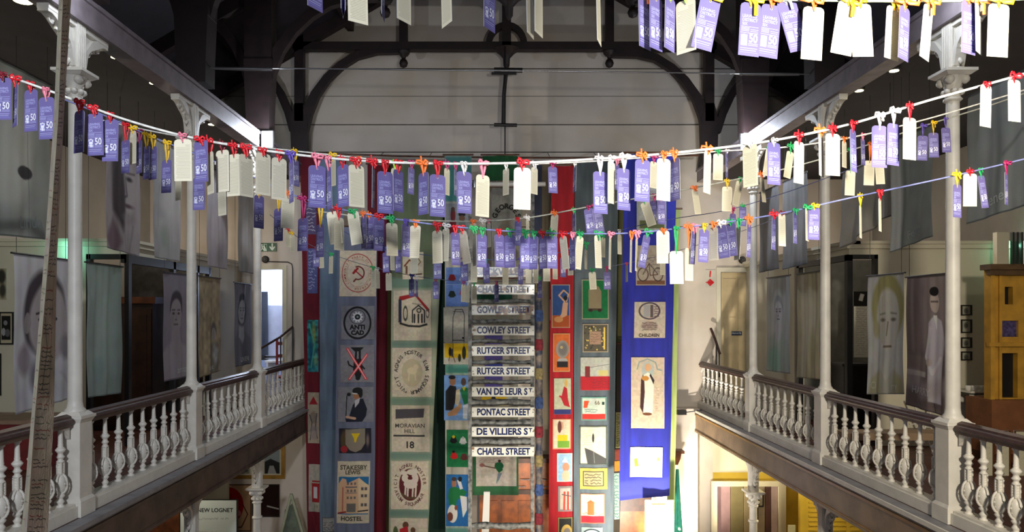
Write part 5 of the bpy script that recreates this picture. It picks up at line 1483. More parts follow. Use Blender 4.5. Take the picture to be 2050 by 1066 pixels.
# yellow house facade cabinet
DY = 10.9
a, c = P(1979, 530, DY), P(2110, 800, DY)
t = thing('house_facade_model', 'ochre yellow house front model with dark door openings at the right picture edge', 'model', (a[0], DY, c[2] ))
H_ = a[2] - c[2]; W_ = c[0] - a[0]
M_och = mat('ochre_paint', (.70, .52, .16), .6, noise=.14, nscale=5)
b = MB().use(M_och)
for r in holes_rects(0, W_, 0, H_, [(.19, .43, .02, .68), (.24, .36, 1.40, 1.66), (.20, .44, .92, 1.16)]):
    b.box(r[0], r[1], 0, .1, r[2], r[3])
b.build('front', t)
b = MB().use(M_och); b.box(0, .06, -.05, -.001, 0, H_ - .12); b.box(.14, .18, -.03, -.001, 0, H_ - .12); b.build('pilaster', t)
b = MB().use(M_och); b.box(-.03, W_, -.07, -.001, .78, .84); b.build('string_course', t)
b = MB().use(mat('ochre_dark', (.34, .25, .14), .6, noise=.2)); b.box(-.05, W_, -.12, .12, H_ - .08, H_); b.box(-.03, W_, -.08, -.001, H_ - .16, H_ - .08); b.build('cornice', t)
b = MB().use(M_black); b.box(.15, .5, .101, .12, 0, 1.75); b.build('interior', t)
b = MB().use(mat('violet_print', (.28, .24, .40), .5, noise=.4, nscale=20)); b.box(.20, .44, .04, .06, .92, 1.16); b.build('window_picture', t)
t = thing('plinth_box', 'plain brown box supporting the yellow house front model', 'box', (a[0], DY, ZF[1]))
b = MB().use(mat('brown_board', (.46, .28, .15), .7, noise=.12)); b.box(-.02, W_, -.1, .5, .13, c[2] - ZF[1] - .002); b.build('body', t)
b = MB().use(M_wood); b.box(0, W_, -.05, .48, 0, .13); b.build('base', t)
for k in range(4):
    p = P(1990 + k * 34, 905, 9.9)
    framed('white card at the foot of the yellow house model, %s' % ('leftmost', 'second from left', 'third from left', 'rightmost')[k], 1963 + k * 33, 862, 1987 + k * 33, 962, 10.0, M_wood, lambda q: q.scribble(4, 20, 20, 60, 4, (.6, .6, .55), 1, .6, 3), (.74, .72, .62), .01, cat='card')
# pale window with bottles above model
t = thing('glass_bottles_shelf', 'pale shelf upright with green glass above the yellow house model', 'shelf', tuple(P(2010, 530, 11.9)))
p0 = P(2010, 530, 11.9)
b = MB().use(M_wall); u = P(1996, 490, 11.9) - p0; v = P(2020, 530, 11.9) - p0; b.box(u[0], v[0], 0, .1, 0, u[2] + .2); b.build('upright', t)
for k in range(3):
    b = MB().use(M_dark); b.box(v[0] + .06 + k * .07, v[0] + .09 + k * .07, 0, .06, 0, u[2] + .2); b.build('slat', t)
# white table with papers, right of nearest column
p0 = P(1951, 900, 11.85)
t = thing('table', 'white table carrying papers and a cup right of the nearest right column', 'table', (p0[0], 11.85, ZF[1]))
hz = P(0, 781, 11.85)[2] - ZF[1]
b = MB().use(M_black); b.box(-.21, .21, -.25, .25, hz - .05, hz - .03); b.build('edge', t)
b = MB().use(M_white); b.box(-.22, .22, -.26, .26, hz - .03, hz); b.build('tabletop', t)
for x in (-.2, .15):
    for y in (-.23, .18):
        b = MB().use(M_white); b.box(x, x + .05, y, y + .05, 0, hz - .051); b.build('leg', t)
b = MB().use(M_white); b.box(-.18, .18, .21, .23, .1, hz - .1); b.build('back_panel', t)
for k, (px, s) in enumerate(((1938, .09), (1952, .11), (1966, .08))):
    p = P(px, 778, 11.7)
    t = thing('cup', 'small white cup on the white table, %s' % ('left of the others', 'the middle one', 'right of the others')[k], 'cup', (p[0], 11.7, ZF[1] + hz + .001))
    b = MB().use(M_paper); b.lathe(0, 0, [(s * .3, 0), (s * .4, .01), (s * .5, .08), (s * .45, .082), (s * .3, .02)], 12); b.build('bowl', t)
    b = MB().use(M_paper); b.tube([(s * .5, 0, .06), (s * .8, 0, .05), (s * .45, 0, .02)], .006, 5); b.build('handle', t)
t = thing('storage_box', 'dark box on the floor under the white table', 'box', (p0[0], 11.8, ZF[1]))
b = MB().use(M_dark); b.box(-.12, .12, -.12, .12, 0, .5); b.build('body', t)
b = MB().use(M_black); b.box(-.13, .13, -.13, .13, .5, .53); b.build('lid', t)
# folding stand
p0 = P(1852, 860, 11.7)
t = thing('folding_stand', 'white crossed-leg folding stand behind the nearest right column railing', 'stand', (p0[0], 11.7, ZF[1]))
b = MB().use(M_white); hz2 = P(0, 795, 11.7)[2] - ZF[1]; b.tube([(-.22, 0, hz2), (.12, 0, 0.0)], .014, 6); b.build('leg', t)
b = MB().use(M_white); b.tube([(.2, .03, hz2), (-.12, .03, 0.0)], .014, 6); b.build('leg', t)
b = MB().use(M_white); b.tube([(-.25, 0, hz2 * .5), (.2, 0, hz2 * .5)], .010, 6); b.build('bar', t)
# bench of the right gallery
t = thing('bench', 'low cream upholstered bench on the right gallery floor', 'bench', (6.0, 10.9, ZF[1]))
b = MB().use(mat('cream_cloth', (.58, .48, .38), .8, noise=.05)); b.box(-.9, .9, -.2, .2, .35, .45); b.build('seat', t)
for x in (-.8, .75):
    b = MB().use(M_wood); b.box(x, x + .06, -.18, .18, 0, .349); b.build('leg', t)

# ---- below the left gallery
framed('gilt framed landscape picture under the left gallery beam', 456, 893, 571, 959, YE - .003, M_brass,
       lambda q: (q.rect(10, 4, 44, 56, (.5, .5, .46)), q.rect(14, 20, 40, 52, (.24, .26, .24)), q.rect(74, 8, 104, 56, (.55, .60, .62)), q.poly([(74, 32), (86, 26), (104, 34), (104, 56), (74, 56)], (.16, .17, .18)), q.poly([(84, 40), (92, 40), (98, 56), (80, 56)], (.62, .62, .62))), (.78, .76, .68), .085)
framed('poster with a red disc below the gilt frame', 456, 970, 504, 1064, YE - .003, M_wood,
       lambda q: (q.ell(2, 42, 30, 36, (.66, .08, .10)), q.ell(22, 58, 5, 6, (.8, .5, .5)), q.line([(4, 88), (28, 86), (40, 60), (30, 40)], 2, (.3, .14, .12))), (.74, .60, .46), .02)
framed('dark poster right of the red disc poster', 506, 970, 560, 1035, YE - .003, M_bf, lambda q: (q.ell(10, 14, 7, 10, (.04, .04, .05)), q.poly([(2, 40), (16, 36), (14, 60), (2, 62)], (.5, .12, .3)), q.line([(30, 44), (54, 50)], 3, (.7, .7, .68))), (.16, .10, .09), .01)
p0 = P(418, 1120, 14.4)
t = thing('text_board', 'white standing board headed NEW LOGNET behind the left lower column', 'board', tuple(p0))
q = Paint(112, 118, 1.1, (.74, .78, .76)); q.text('W     NEW LOGNET', 56, 20, 11, (.2, .2, .22), 0, .02); q.scribble(14, 34, 98, 40, 1, (.5, .5, .5), 1, .7, 2); q.scribble(14, 60, 90, 110, 4, (.5, .5, .5), 1, .6, 3)
s_ = 14.4 / FPX
F = lambda x, y: np.stack([(x - 56) * s_, 0 * x - .021, (118 - y) * s_ ], -1)
link_mesh('face', q.mesh('face', F, ENAM, lift=(0, -.003, 0)), t)
b = MB().use(M_black); b.box(-58 * s_, 58 * s_, -.02, .03, 0, 119 * s_); b.build('board', t)
pb = MB().use(M_wood); a = P(330, 0, 14.6); c = P(362, 0, 14.6); pb.box(a[0] - .9, c[0], 14.6, 14.7, 0, ZF[-1] - .32); struct('wall_lower_left', pb)
pb = MB().use(M_wall); a = P(362, 0, 16.9); c = P(456, 0, 16.9); pb.box(a[0] - 1.5, c[0], 16.9, 17.0, 0, ZF[-1] - .32); struct('wall_lower_left', pb)
# pale A-frame easel
p0 = P(588, 1100, 16.0)
t = thing('easel', 'pale A-shaped easel with greenish cloth under the end of the left gallery', 'easel', tuple(p0))
for x0, x1 in ((558, 583), (612, 583)):
    b = MB().use(mat('pale_wood', (.62, .64, .54), .6, noise=.1)); b.tube([P(x0, 1090, 16.0) - p0, P(x1, 990, 16.0) - p0], .035, 6); b.build('leg', t)
b = MB().use(mat('grey_green', (.40, .44, .38), .8, noise=.15)); u = [P(x, y, 16.05) - p0 for x, y in ((570, 1022), (586, 1008), (606, 1090), (566, 1090))]; b.prism([(p[0], p[2]) for p in u], .05, .07); b.build('cloth', t)
# ---- below the right gallery: cream doorcase with panels
DR = 17.15
f = MB().use(M_wall)
a, c = P(1422, 963, DR), P(1571, 1090, DR)
f.box(a[0], c[0], DR - .08, DR, a[2] - .12, a[2])
for x0, x1 in ((1422, 1434), (1556, 1571)):
    u, v = P(x0, 0, DR)[0], P(x1, 0, DR)[0]; f.box(u, v, DR - .08, DR, 0, a[2] - .12)
struct('door_5', f)
for x0, x1, cc in ((1435, 1461, (.62, .50, .52)), (1462, 1487, (.48, .44, .30)), (1488, 1508, (.56, .50, .38)), (1509, 1530, (.52, .46, .38)), (1531, 1542, (.30, .18, .16)), (1543, 1555, (.62, .54, .54))):
    l = MB().use(mat('panel_%d' % x0, cc, .7, noise=.06)); u, v = P(x0, 0, DR)[0], P(x1, 0, DR)[0]; l.box(u, v, DR - .03, DR - .001, 0, a[2] - .13); struct('door_panel', l)
for (x0, y0, x1, y1, w_) in ((1517, 985, 1528, 1015, 'upper right'), (1508, 990, 1517, 1008, 'upper left'), (1508, 1017, 1517, 1044, 'lower')):
    framed('%s of the small dark frames behind the lower right column' % w_, x0, y0, x1, y1, DR - .04, M_bf, None, (.55, .50, .42), .025, group='small dark frames below the right gallery')
# louvred yellow screens
lv = MB().use(M_yellow)
u, v = P(1600, 0, 16.0)[0], P(1900, 0, 16.0)[0]
lv.box(u, v + 1.5, 16.0, 16.05, 0, ZF[1] - .32)
for k in range(24):
    lv.box(u + .2, v, 15.97, 16.0, .6 + k * .1, .63 + k * .1)
for q_ in (0, 1.0, 2.0): lv.box(u + q_, u + q_ + .08, 15.95, 16.0, 0, 3.0)
struct('wall_lower_right', lv)
framed('small white notice on the yellow louvres under the right gallery', 1577, 1052, 1592, 1072, 15.9, M_paper, None, (.72, .70, .58), 0, cat='notice')
p0 = P(1390, 828, 16.95)
t = thing('dark_clamp', 'small black clamp where the right gallery meets the end wall', 'clamp', tuple(P(1364, 826, 16.7)))
b = MB().use(M_black); b.box(-.1, .1, -.08, .09, -.05, .05); b.build('body', t)
b = MB().use(M_dark); b.tube([(.1, 0, 0), (.45, -.05, .05)], .012, 6); b.build('cable', t)

# ================================================================== memory cloth hanging in the left foreground
def memcloth():
    ys = np.linspace(0, 1, 60)
    # left edge, ridge, right edge as (px, py, depth)
    def lerp(tab, t): 
        tab = np.array(tab); return [np.interp(t, tab[:, 0], tab[:, k]) for k in (1, 2, 3)]
    TL = [(0, 120, -60, 3.5), (.25, 108, 230, 3.4), (.5, 88, 520, 3.25), (.75, 63, 830, 3.05), (1, 38, 1120, 2.9)]
    TR = [(0, 128, -60, 3.42), (.25, 117, 230, 3.3), (.5, 97, 520, 3.15), (.75, 70, 830, 2.95), (1, 50, 1120, 2.8)]
    TE = [(0, 146, -60, 3.52), (.25, 128, 230, 3.42), (.5, 114, 520, 3.3), (.75, 108, 830, 3.1), (1, 93, 1120, 2.95)]
    p0 = P(120, -60, 3.5)
    t = thing('memory_cloth', 'long narrow folded calico strip covered in handwriting, hanging in the left foreground', 'cloth', tuple(p0))
    for nm, T0, T1, wpx, base, seed in (('folded_edge', TL, TR, 14, (.60, .57, .50), 3), ('written_face', TR, TE, 44, (.80, .72, .62), 5)):  # same calico; edge colour darkened to offset the stronger light it catches
        hpx = 1180
        q = Paint(wpx, hpx, .9, base).noise(.08, 6, 20)
        r = random.Random(seed)
        y = 6
        while y < hpx - 10:
            wd = 1.7 if nm == 'written_face' else 1.0
            if r.random() < .88:
                col = r.choice([(.16, .14, .14)] * 5 + [(.55, .14, .12), (.2, .3, .2)])
                if nm == 'written_face' or r.random() < .3:
                    q.scribble(4 if wpx > 20 else 2, y, wpx - 4 - r.random() * 12 if wpx > 20 else wpx - 2, y + 6, 1, col, wd, .85, int(y))
            y += r.choice([7, 8, 9, 14])
        if nm == 'written_face':
            q.text('MAI', 20, 940, 20, (.6, .16, .12), 1.2, .0); q.line([(6, 700), (20, 760), (12, 840)], 1.4, (.3, .28, .26)); q.rect(30, 0, 32, hpx, (.5, .44, .36), .5)
        def F(x, y, T0=T0, T1=T1, wpx=wpx, hpx=hpx):
            v = y / hpx; u = x / wpx
            a = lerp(T0, v.ravel()); b_ = lerp(T1, v.ravel())
            px = a[0] + (b_[0] - a[0]) * u.ravel(); py = a[1] + (b_[1] - a[1]) * u.ravel(); dd = a[2] + (b_[2] - a[2]) * u.ravel()
            dd = dd + .006 * np.sin(v.ravel() * 30) * u.ravel()
            X = (px - VX) / FPX * dd; Z = CZ - (py - VY) / FPX * dd
            return (np.stack([X, dd, Z], -1)).reshape(x.shape + (3,)) - p0
        link_mesh(nm, q.mesh(nm, F, painted('calico', .95, weave=.2)), t)
memcloth()
# ================================================================== strings of luggage tags
TAGM = painted('printed_card', 0.55, transl=0.18)
PUR = (.43, .395, .62); CRM = (.90, .87, .77)
TW, TH = .086, .204
def tag_mesh(worn):
    """card hangs from its eyelet at the origin; purple printed face towards -Y, cream written face towards +Y"""
    vs, fs, cs = [], [], []
    def quad(x0, x1, z0, z1, y, col, back=False):
        b = len(vs); vs.extend([(x0, y, z0), (x1, y, z0), (x1, y, z1), (x0, y, z1)]); cs.extend([col] * 4)
        fs.append((b, b + 1, b + 2, b + 3) if not back else (b + 3, b + 2, b + 1, b))
    top = .016
    w = TW / 2
    out = [(-w, top - TH), (w, top - TH), (w, top - .016), (w - .004, top - .006), (w - .016, top), (-w + .016, top), (-w + .004, top - .006), (-w, top - .016)]
    for y, col, back in ((-.0007, PUR, False), (.0007, CRM, True)):
        b = len(vs); vs.extend([(x, y, z) for x, z in out]); cs.extend([col] * 8)
        fs.append(tuple(range(b, b + 8)) if not back else tuple(reversed(range(b, b + 8))))
    b = len(vs)
    for y in (-.0007, .0007): vs.extend([(x, y, z) for x, z in out]); cs.extend([(.7, .7, .72)] * 8)
    for i in range(8):
        j = (i + 1) % 8; fs.append((b + i, b + 8 + i, b + 8 + j, b + j))
    LT = (.68, .68, .88); WH = (.92, .92, .96)
    yf = -.0013
    def txt(s, x, z, size, col, y=yf, sx=1.0, back=False):
        v, f = glyphs(s, size, .02)
        b = len(vs)
        for a, c in v: vs.append(((-a if back else a) * sx + x, y, c + z)); cs.append(col)
        for ff in f: fs.append(tuple(b + k for k in (ff if not back else reversed(ff))))
    txt('LEAVING', -.003, -.036, .0165, LT, sx=.92); txt('DISTRICT', -.001, -.051, .0165, LT, sx=.92); txt('SIX', -.022, -.066, .0155, LT)
    quad(-.036, .036, -.0775, -.0755, yf, LT)
    for k in range(3):
        quad(-.036, -.002, -.083 - k * .0055, -.0805 - k * .0055, yf, LT)
    quad(.003, .036, -.087, -.085, yf, LT); quad(.003, .034, -.094, -.092, yf, LT)
    quad(-.038, .036, -.101, -.099, yf, LT)
    # numeral and crest
    txt('50', .016, -.121, .046, WH, sx=.80)
    quad(-.036, -.008, -.150, -.106, yf + .0002, (.55, .54, .78))
    for (x0, x1, z0, z1) in ((-.034, -.028, -.118, -.108), (-.026, -.017, -.112, -.106), (-.015, -.010, -.122, -.110), (-.031, -.013, -.132, -.120), (-.027, -.016, -.146, -.133), (-.034, -.029, -.142, -.134), (-.014, -.010, -.146, -.136)):
        quad(x0, x1, z0, z1, yf - .0001, WH)
    for k in range(2): quad(-.004, .036, -.148 + k * .006, -.1455 + k * .006, yf, LT)
    for k, (a, c) in enumerate(((-.036, .034), (-.036, .030), (-.036, .036))):
        quad(a, c, -.160 - k * .008, -.1575 - k * .008, yf, LT if k != 2 else (.5, .5, .8))
    # the cream face: close lines of text
    r = random.Random(worn)
    g = (.72, .70, .62)
    quad(-w + .002, w - .002, -.1, -.0993, .00125, (.75, .73, .63), True)
    for k in range(27):
        z = -.012 - k * .0062
        if z < top - TH + .010: break
        x0, x1 = -.034, .034 - (r.random() * .012 if k % 5 == 4 else 0)
        if k < 2: x0, x1 = -.034, -.012
        quad(x0, x1, z - .0009, z + .0009, .0013, g, True)
    # eyelet
    for y, bk in ((-.0016, False), (.0016, True)):
        b = len(vs)
        for i in range(10):
            a = 2 * math.pi * i / 10; vs.append((.0048 * math.cos(a), y, .0048 * math.sin(a))); cs.append((.80, .78, .76))
        fs.append(tuple(range(b, b + 10)) if not bk else tuple(reversed(range(b, b + 10))))
        b = len(vs)
        for i in range(8):
            a = 2 * math.pi * i / 8; vs.append((.0028 * math.cos(a), y * 1.15, .0028 * math.sin(a))); cs.append((.10, .08, .08))
        fs.append(tuple(range(b, b + 8)) if not bk else tuple(reversed(range(b, b + 8))))
    me = bpy.data.meshes.new('card')
    me.from_pydata(vs, [], fs)
    at = me.attributes.new('Col', 'FLOAT_COLOR', 'POINT')
    c = s2l(np.array(cs)); at.data.foreach_set('color', np.concatenate([c, np.ones((len(c), 1))], 1).ravel().astype(np.float32))
    me.materials.append(TAGM); me.update()
    return me
TAGS = [tag_mesh(k) for k in range(3)]
RC = {'red': (.78, .06, .12), 'pink': (.88, .48, .56), 'orange': (.90, .42, .14), 'yellow': (.88, .70, .08), 'green': (.10, .60, .32), 'white': (.84, .82, .80),
      'magenta': (.62, .10, .34), 'maroon': (.45, .05, .12), 'purple': (.34, .26, .62), 'blue': (.18, .26, .62), 'lime': (.55, .78, .20)}
_rib = {}
def ribbon_mesh(col, var):
    if (col, var) in _rib: return _rib[(col, var)]
    m = mat('ribbon_' + col, RC[col], .45, noise=.12, nscale=30)
    r = random.Random(var * 7 + 1)
    b = MB().use(m)
    def strip(pts, w):
        pts = [np.array(p, float) for p in pts]
        vs = []
        n = len(pts)
        for k, p in enumerate(pts):
            ww = w if not hasattr(w, '__len__') else w[k]
            t = pts[min(k + 1, n - 1)] - pts[max(k - 1, 0)]; t /= np.linalg.norm(t) + 1e-9
            a = np.cross(t, np.array([0, 1, .15])); a /= np.linalg.norm(a) + 1e-9
            vs += [p - a * ww, p + a * ww]
            o = np.array([0, .0006, 0]); vs += [p - a * ww + o, p + a * ww + o]
        fs = []
        for k in range(n - 1):
            q, s = 4 * k, 4 * k + 4
            fs += [(q, s, s + 1, q + 1), (q + 3, s + 3, s + 2, q + 2), (q, q + 2, s + 2, s), (q + 1, s + 1, s + 3, q + 3)]
        b.add(vs, fs, True)
    # two tails going down to the eyelet (unit length)
    strip([(-.010, -.009, .10), (-.008, -.008, -.25), (-.003, -.006, -.6), (0, -.004, -1.0)], [.006, .007, .005, .002])
    strip([(.010, .008, .10), (.009, .006, -.3), (.004, .004, -.7), (0, .003, -1.0)], [.006, .0065, .005, .002])
    me_tail = b.build('x')
    me = me_tail.data; bpy.data.objects.remove(me_tail)
    # bow (true size)
    b = MB().use(m)
    def strip2(pts, w): 
        strip(pts, w)
    b.tube([(-.005, -.008, 0), (-.004, -.010, .006), (.004, -.009, .007), (.006, 0, .005), (.004, .009, .003), (-.005, .009, 0)], .003, 6, closed=True)
    s1, s2 = r.uniform(.7, 1.3), r.uniform(.7, 1.3)
    strip([(0, -.010, .002), (-.012 * s1, -.014, .014 * s2), (-.026 * s1, -.012, .012), (-.028 * s1, -.010, 0), (-.012 * s1, -.011, -.004), (0, -.011, 0)], .0055)
    strip([(0, -.010, .002), (.012 * s2, -.014, .012 * s1), (.025 * s2, -.012, .006), (.022 * s2, -.010, -.008), (.008, -.011, -.006), (0, -.011, 0)], .0055)
    if var % 2 == 0: strip([(0, -.010, 0), (.010, -.013, -.016), (.014 * s1, -.012, -.036 * s2)], .005)
    if var % 3 != 1: strip([(0, -.010, 0), (-.010, -.013, .012), (-.016 * s2, -.012, .026 * s1)], .0045)
    b.lathe(0, -.011, [(.003, -.007), (.007, 0), (.003, .007)], 8)
    o = b.build('bow'); me2 = o.data; bpy.data.objects.remove(o)
    _rib[(col, var)] = (me, me2)
    return _rib[(col, var)]

def smooth_curve(pts, n=320):
    pts = np.array(pts, float)
    x = pts[:, 0]; xs = np.linspace(x[0], x[-1], n)
    # cubic Hermite with finite difference slopes
    m = np.gradient(pts[:, 1], x)
    i = np.clip(np.searchsorted(x, xs) - 1, 0, len(x) - 2)
    h = x[i + 1] - x[i]; t = (xs - x[i]) / h
    y = (2 * t**3 - 3 * t**2 + 1) * pts[i, 1] + (t**3 - 2 * t**2 + t) * h * m[i] + (-2 * t**3 + 3 * t**2) * pts[i + 1, 1] + (t**3 - t**2) * h * m[i + 1]
    return xs, y
ORD = ['', 'first', 'second', 'third', 'fourth', 'fifth', 'sixth', 'seventh', 'eighth', 'ninth', 'tenth', 'eleventh', 'twelfth', 'thirteenth', 'fourteenth', 'fifteenth', 'sixteenth', 'seventeenth', 'eighteenth', 'nineteenth', 'twentieth']
def ordn(n):
    if n <= 20: return ORD[n]
    tens = {2: 'twenty', 3: 'thirty', 4: 'forty'}[n // 10]
    return tens + '-' + ORD[n % 10] if n % 10 else {30: 'thirtieth', 40: 'fortieth'}[n]
def string_of_tags(name_lab, where, pts, D, tags, rope_r, rope_col):
    xs, ys = smooth_curve(pts)
    m = mat('rope_' + rope_col[0], rope_col[1], .7, noise=.15, nscale=30)
    p0 = P(xs[0], ys[0], D)
    b = MB().use(m)
    wp = [P(x, y, D) - p0 for x, y in zip(xs, ys)]
    b.tube(wp, rope_r, 6)
    o = b.build('string'); o.location = tuple(p0)
    tag(o, name_lab, 'string')
    tags = sorted(tags, key=lambda t: t[0])
    wfull = TW * FPX / D
    nlast = len(tags)
    for i, tg in enumerate(tags):
        x, top, w, kind, col = tg[:5]
        lean = tg[5] if len(tg) > 5 else random.uniform(-1.5, 1.5)
        ysx = float(np.interp(x, xs, ys))
        d = D + (-.013, .004, .018, -.004)[i % 4]
        sp = P(x, ysx, d)
        ln = max(.018, (top - ysx) / FPX * D + .016)
        ratio = min(1.0, w / wfull)
        tv = (x - VX) / FPX      # slant of the sight line, so the card shows its photographed width
        aa = math.acos(min(1.0, max(.06, ratio) / math.hypot(1, tv)))
        y1_, y2_ = aa - math.atan(tv), -aa - math.atan(tv)
        yaw = y1_ if abs(y1_) < abs(y2_) else y2_
        if abs(tv) < .35 and (i * 7 + int(x)) % 3 == 0: yaw = y2_ if yaw == y1_ else y1_
        if kind == 'c': yaw += math.pi
        ang = 'facing the camera' if ratio > .82 else ('turned half away' if ratio > .42 else 'seen almost edge on')
        face = 'purple tag printed 50' if kind == 'p' else 'cream written tag'
        n = i + 1
        if n <= nlast / 2: pos = '%s from the left' % ordn(n)
        else: pos = '%s from the right' % ordn(nlast - i)
        lab = '%s, %s ribbon, %s on %s' % (face, col, pos.replace(' the ', ' '), where)
        t = thing('luggage_tag', lab, 'tag', tuple(sp), 'luggage tags on ' + where)
        t.rotation_euler = (0, math.radians(lean), 0)
        link_mesh('card', TAGS[i % 3], t, (0, 0, -ln)).rotation_euler = (0, 0, yaw)
        var = (i * 5 + int(x)) % 6
        tail, bow = ribbon_mesh(col, var)
        rb = link_mesh('ribbon', tail, t); rb.scale = (1, 1, ln)
        bw = link_mesh('bow', bow, rb)
        s = .82 + .2 * math.sin(i * 1.7)
        if D < 3: s *= 1.6
        bw.scale = (s, 1, s / ln)
S0 = [(630, -88, 30, 'p', 'white'), (683, -80, 5, 'p', 'red'), (690, -76, 5, 'p', 'white'), (714, -60, 40, 'c', 'green'), (767, -70, 6, 'p', 'white'), (808, -62, 28, 'c', 'white'), (892, -55, 20, 'c', 'green'),
      (980, -46, 22, 'p', 'white'), (1059, -34, 13, 'c', 'lime'), (1078, -36, 16, 'c', 'pink'), (1197, -18, 8, 'c', 'yellow'), (1289, -9, 23, 'p', 'orange'), (1313, -7, 25, 'p', 'yellow'), (1342, -5, 20, 'p', 'lime'),
      (1372, 0, 39, 'c', 'lime'), (1424, -8, 41, 'p', 'yellow', 11), (1504, 6, 41, 'p', 'yellow', 3), (1546, 10, 40, 'p', 'orange', 5), (1572, -14, 40, 'p', 'white', -16), (1630, 14, 42, 'c', 'orange', 3),
      (1700, 4, 42, 'c', 'yellow', 9), (1722, 8, 42, 'c', 'yellow', -3), (1790, 14, 28, 'c', 'yellow', 3), (1812, 14, 20, 'p', 'orange', 2), (1860, 12, 18, 'c', 'orange', 5), (1940, 2, 28, 'p', 'orange', 1), (1958, -2, 12, 'c', 'orange'), (2000, 8, 42, 'c', 'yellow', 2)]
S1 = [(6, 156, 34, 'p', 'maroon'), (32, 170, 9, 'p', 'red'), (62, 180, 26, 'p', 'red'), (93, 195, 31, 'p', 'pink'), (160, 222, 20, 'p', 'red'), (189, 228, 33, 'p', 'red'), (222, 240, 32, 'p', 'red'),
      (366, 279, 36, 'c', 'pink'), (402, 281, 27, 'p', 'red'), (420, 305, 13, 'c', 'red'), (445, 301, 26, 'c', 'maroon'), (469, 309, 26, 'c', 'red'), (492, 310, 27, 'c', 'red'), (527, 307, 30, 'c', 'red'), (559, 317, 30, 'c', 'red'),
      (583, 322, 9, 'p', 'purple'), (635, 332, 34, 'p', 'pink'), (657, 336, 11, 'p', 'pink'), (686, 331, 23, 'p', 'red'), (713, 331, 31, 'c', 'red'), (748, 334, 5, 'p', 'red'), (771, 344, 31, 'p', 'red'), (797, 341, 20, 'p', 'red'),
      (848, 346, 20, 'p', 'orange'), (876, 350, 31, 'p', 'red'), (929, 344, 30, 'p', 'white'), (967, 351, 27, 'c', 'pink'), (1046, 336, 34, 'c', 'red'), (1201, 344, 28, 'p', 'white'), (1224, 324, 14, 'c', 'white'), (1249, 338, 26, 'p', 'white'),
      (1287, 320, 30, 'p', 'orange'), (1329, 318, 27, 'c', 'orange'), (1350, 318, 21, 'p', 'orange'), (1417, 304, 14, 'c', 'orange'), (1501, 290, 29, 'c', 'white'), (1549, 286, 26, 'p', 'white'), (1600, 284, 20, 'c', 'red'), (1643, 270, 9, 'c', 'orange'),
      (1667, 268, 29, 'c', 'red'), (1707, 260, 12, 'p', 'red'), (1761, 252, 31, 'p', 'white'), (1789, 248, 24, 'p', 'white'), (1821, 236, 26, 'c', 'red'), (1974, 170, 22, 'c', 'red'), (2030, 160, 25, 'c', 'red')]
S2 = [(252, 281, 17, 'p', 'red'), (266, 263, 14, 'c', 'yellow'), (279, 282, 11, 'p', 'magenta'), (293, 293, 14, 'p', 'yellow'), (307, 294, 16, 'p', 'yellow'), (335, 321, 20, 'p', 'yellow'), (357, 336, 12, 'c', 'pink'), (399, 355, 24, 'p', 'red'),
      (443, 366, 16, 'c', 'white'), (519, 392, 20, 'p', 'yellow'), (558, 418, 18, 'p', 'yellow'), (577, 392, 26, 'c', 'orange', 2), (608, 437, 20, 'p', 'magenta'), (642, 450, 16, 'p', 'yellow'), (665, 424, 26, 'c', 'maroon', -7), (678, 436, 20, 'c', 'red'),
      (706, 424, 23, 'c', 'green', -8), (728, 432, 10, 'p', 'orange'), (740, 434, 20, 'p', 'orange'), (758, 437, 22, 'p', 'red'), (784, 447, 23, 'c', 'green', -1), (813, 449, 17, 'p', 'purple'), (832, 452, 22, 'c', 'orange', 3), (875, 462, 20, 'c', 'red'),
      (893, 458, 14, 'c', 'white', 2), (911, 466, 18, 'p', 'red'), (924, 464, 16, 'c', 'red', -9), (949, 467, 8, 'c', 'green'), (965, 470, 20, 'p', 'green'), (999, 470, 19, 'p', 'red'), (1020, 471, 22, 'p', 'green'), (1051, 473, 20, 'p', 'green'),
      (1069, 474, 17, 'p', 'green'), (1086, 473, 17, 'p', 'red'), (1105, 473, 22, 'p', 'green'), (1126, 474, 14, 'c', 'red', -6), (1146, 476, 12, 'p', 'pink'), (1162, 474, 14, 'c', 'green', 5), (1196, 472, 13, 'c', 'green', -2), (1222, 474, 4, 'c', 'pink'),
      (1264, 480, 4, 'c', 'orange'), (1275, 478, 4, 'c', 'pink'), (1297, 472, 14, 'p', 'green', 10), (1327, 462, 26, 'c', 'orange'), (1353, 503, 27, 'c', 'green', -1), (1379, 497, 16, 'c', 'orange'), (1390, 464, 9, 'p', 'pink', 3), (1410, 460, 20, 'p', 'yellow', 2),
      (1428, 456, 18, 'c', 'orange'), (1442, 452, 22, 'p', 'white', -7), (1462, 448, 21, 'p', 'green', -3), (1479, 455, 11, 'c', 'green', 3), (1500, 450, 8, 'p', 'orange'), (1550, 435, 8, 'p', 'red'), (1565, 420, 14, 'c', 'maroon'), (1591, 418, 7, 'p', 'green', -1),
      (1615, 412, 6, 'c', 'green'), (1630, 415, 23, 'p', 'yellow', 1), (1722, 412, 4, 'c', 'yellow'), (1761, 398, 5, 'c', 'red'), (1916, 370, 17, 'p', 'yellow'), (1942, 348, 30, 'c', 'red'), (1962, 352, 14, 'p', 'green', -8), (2014, 345, 6, 'p', 'magenta')]
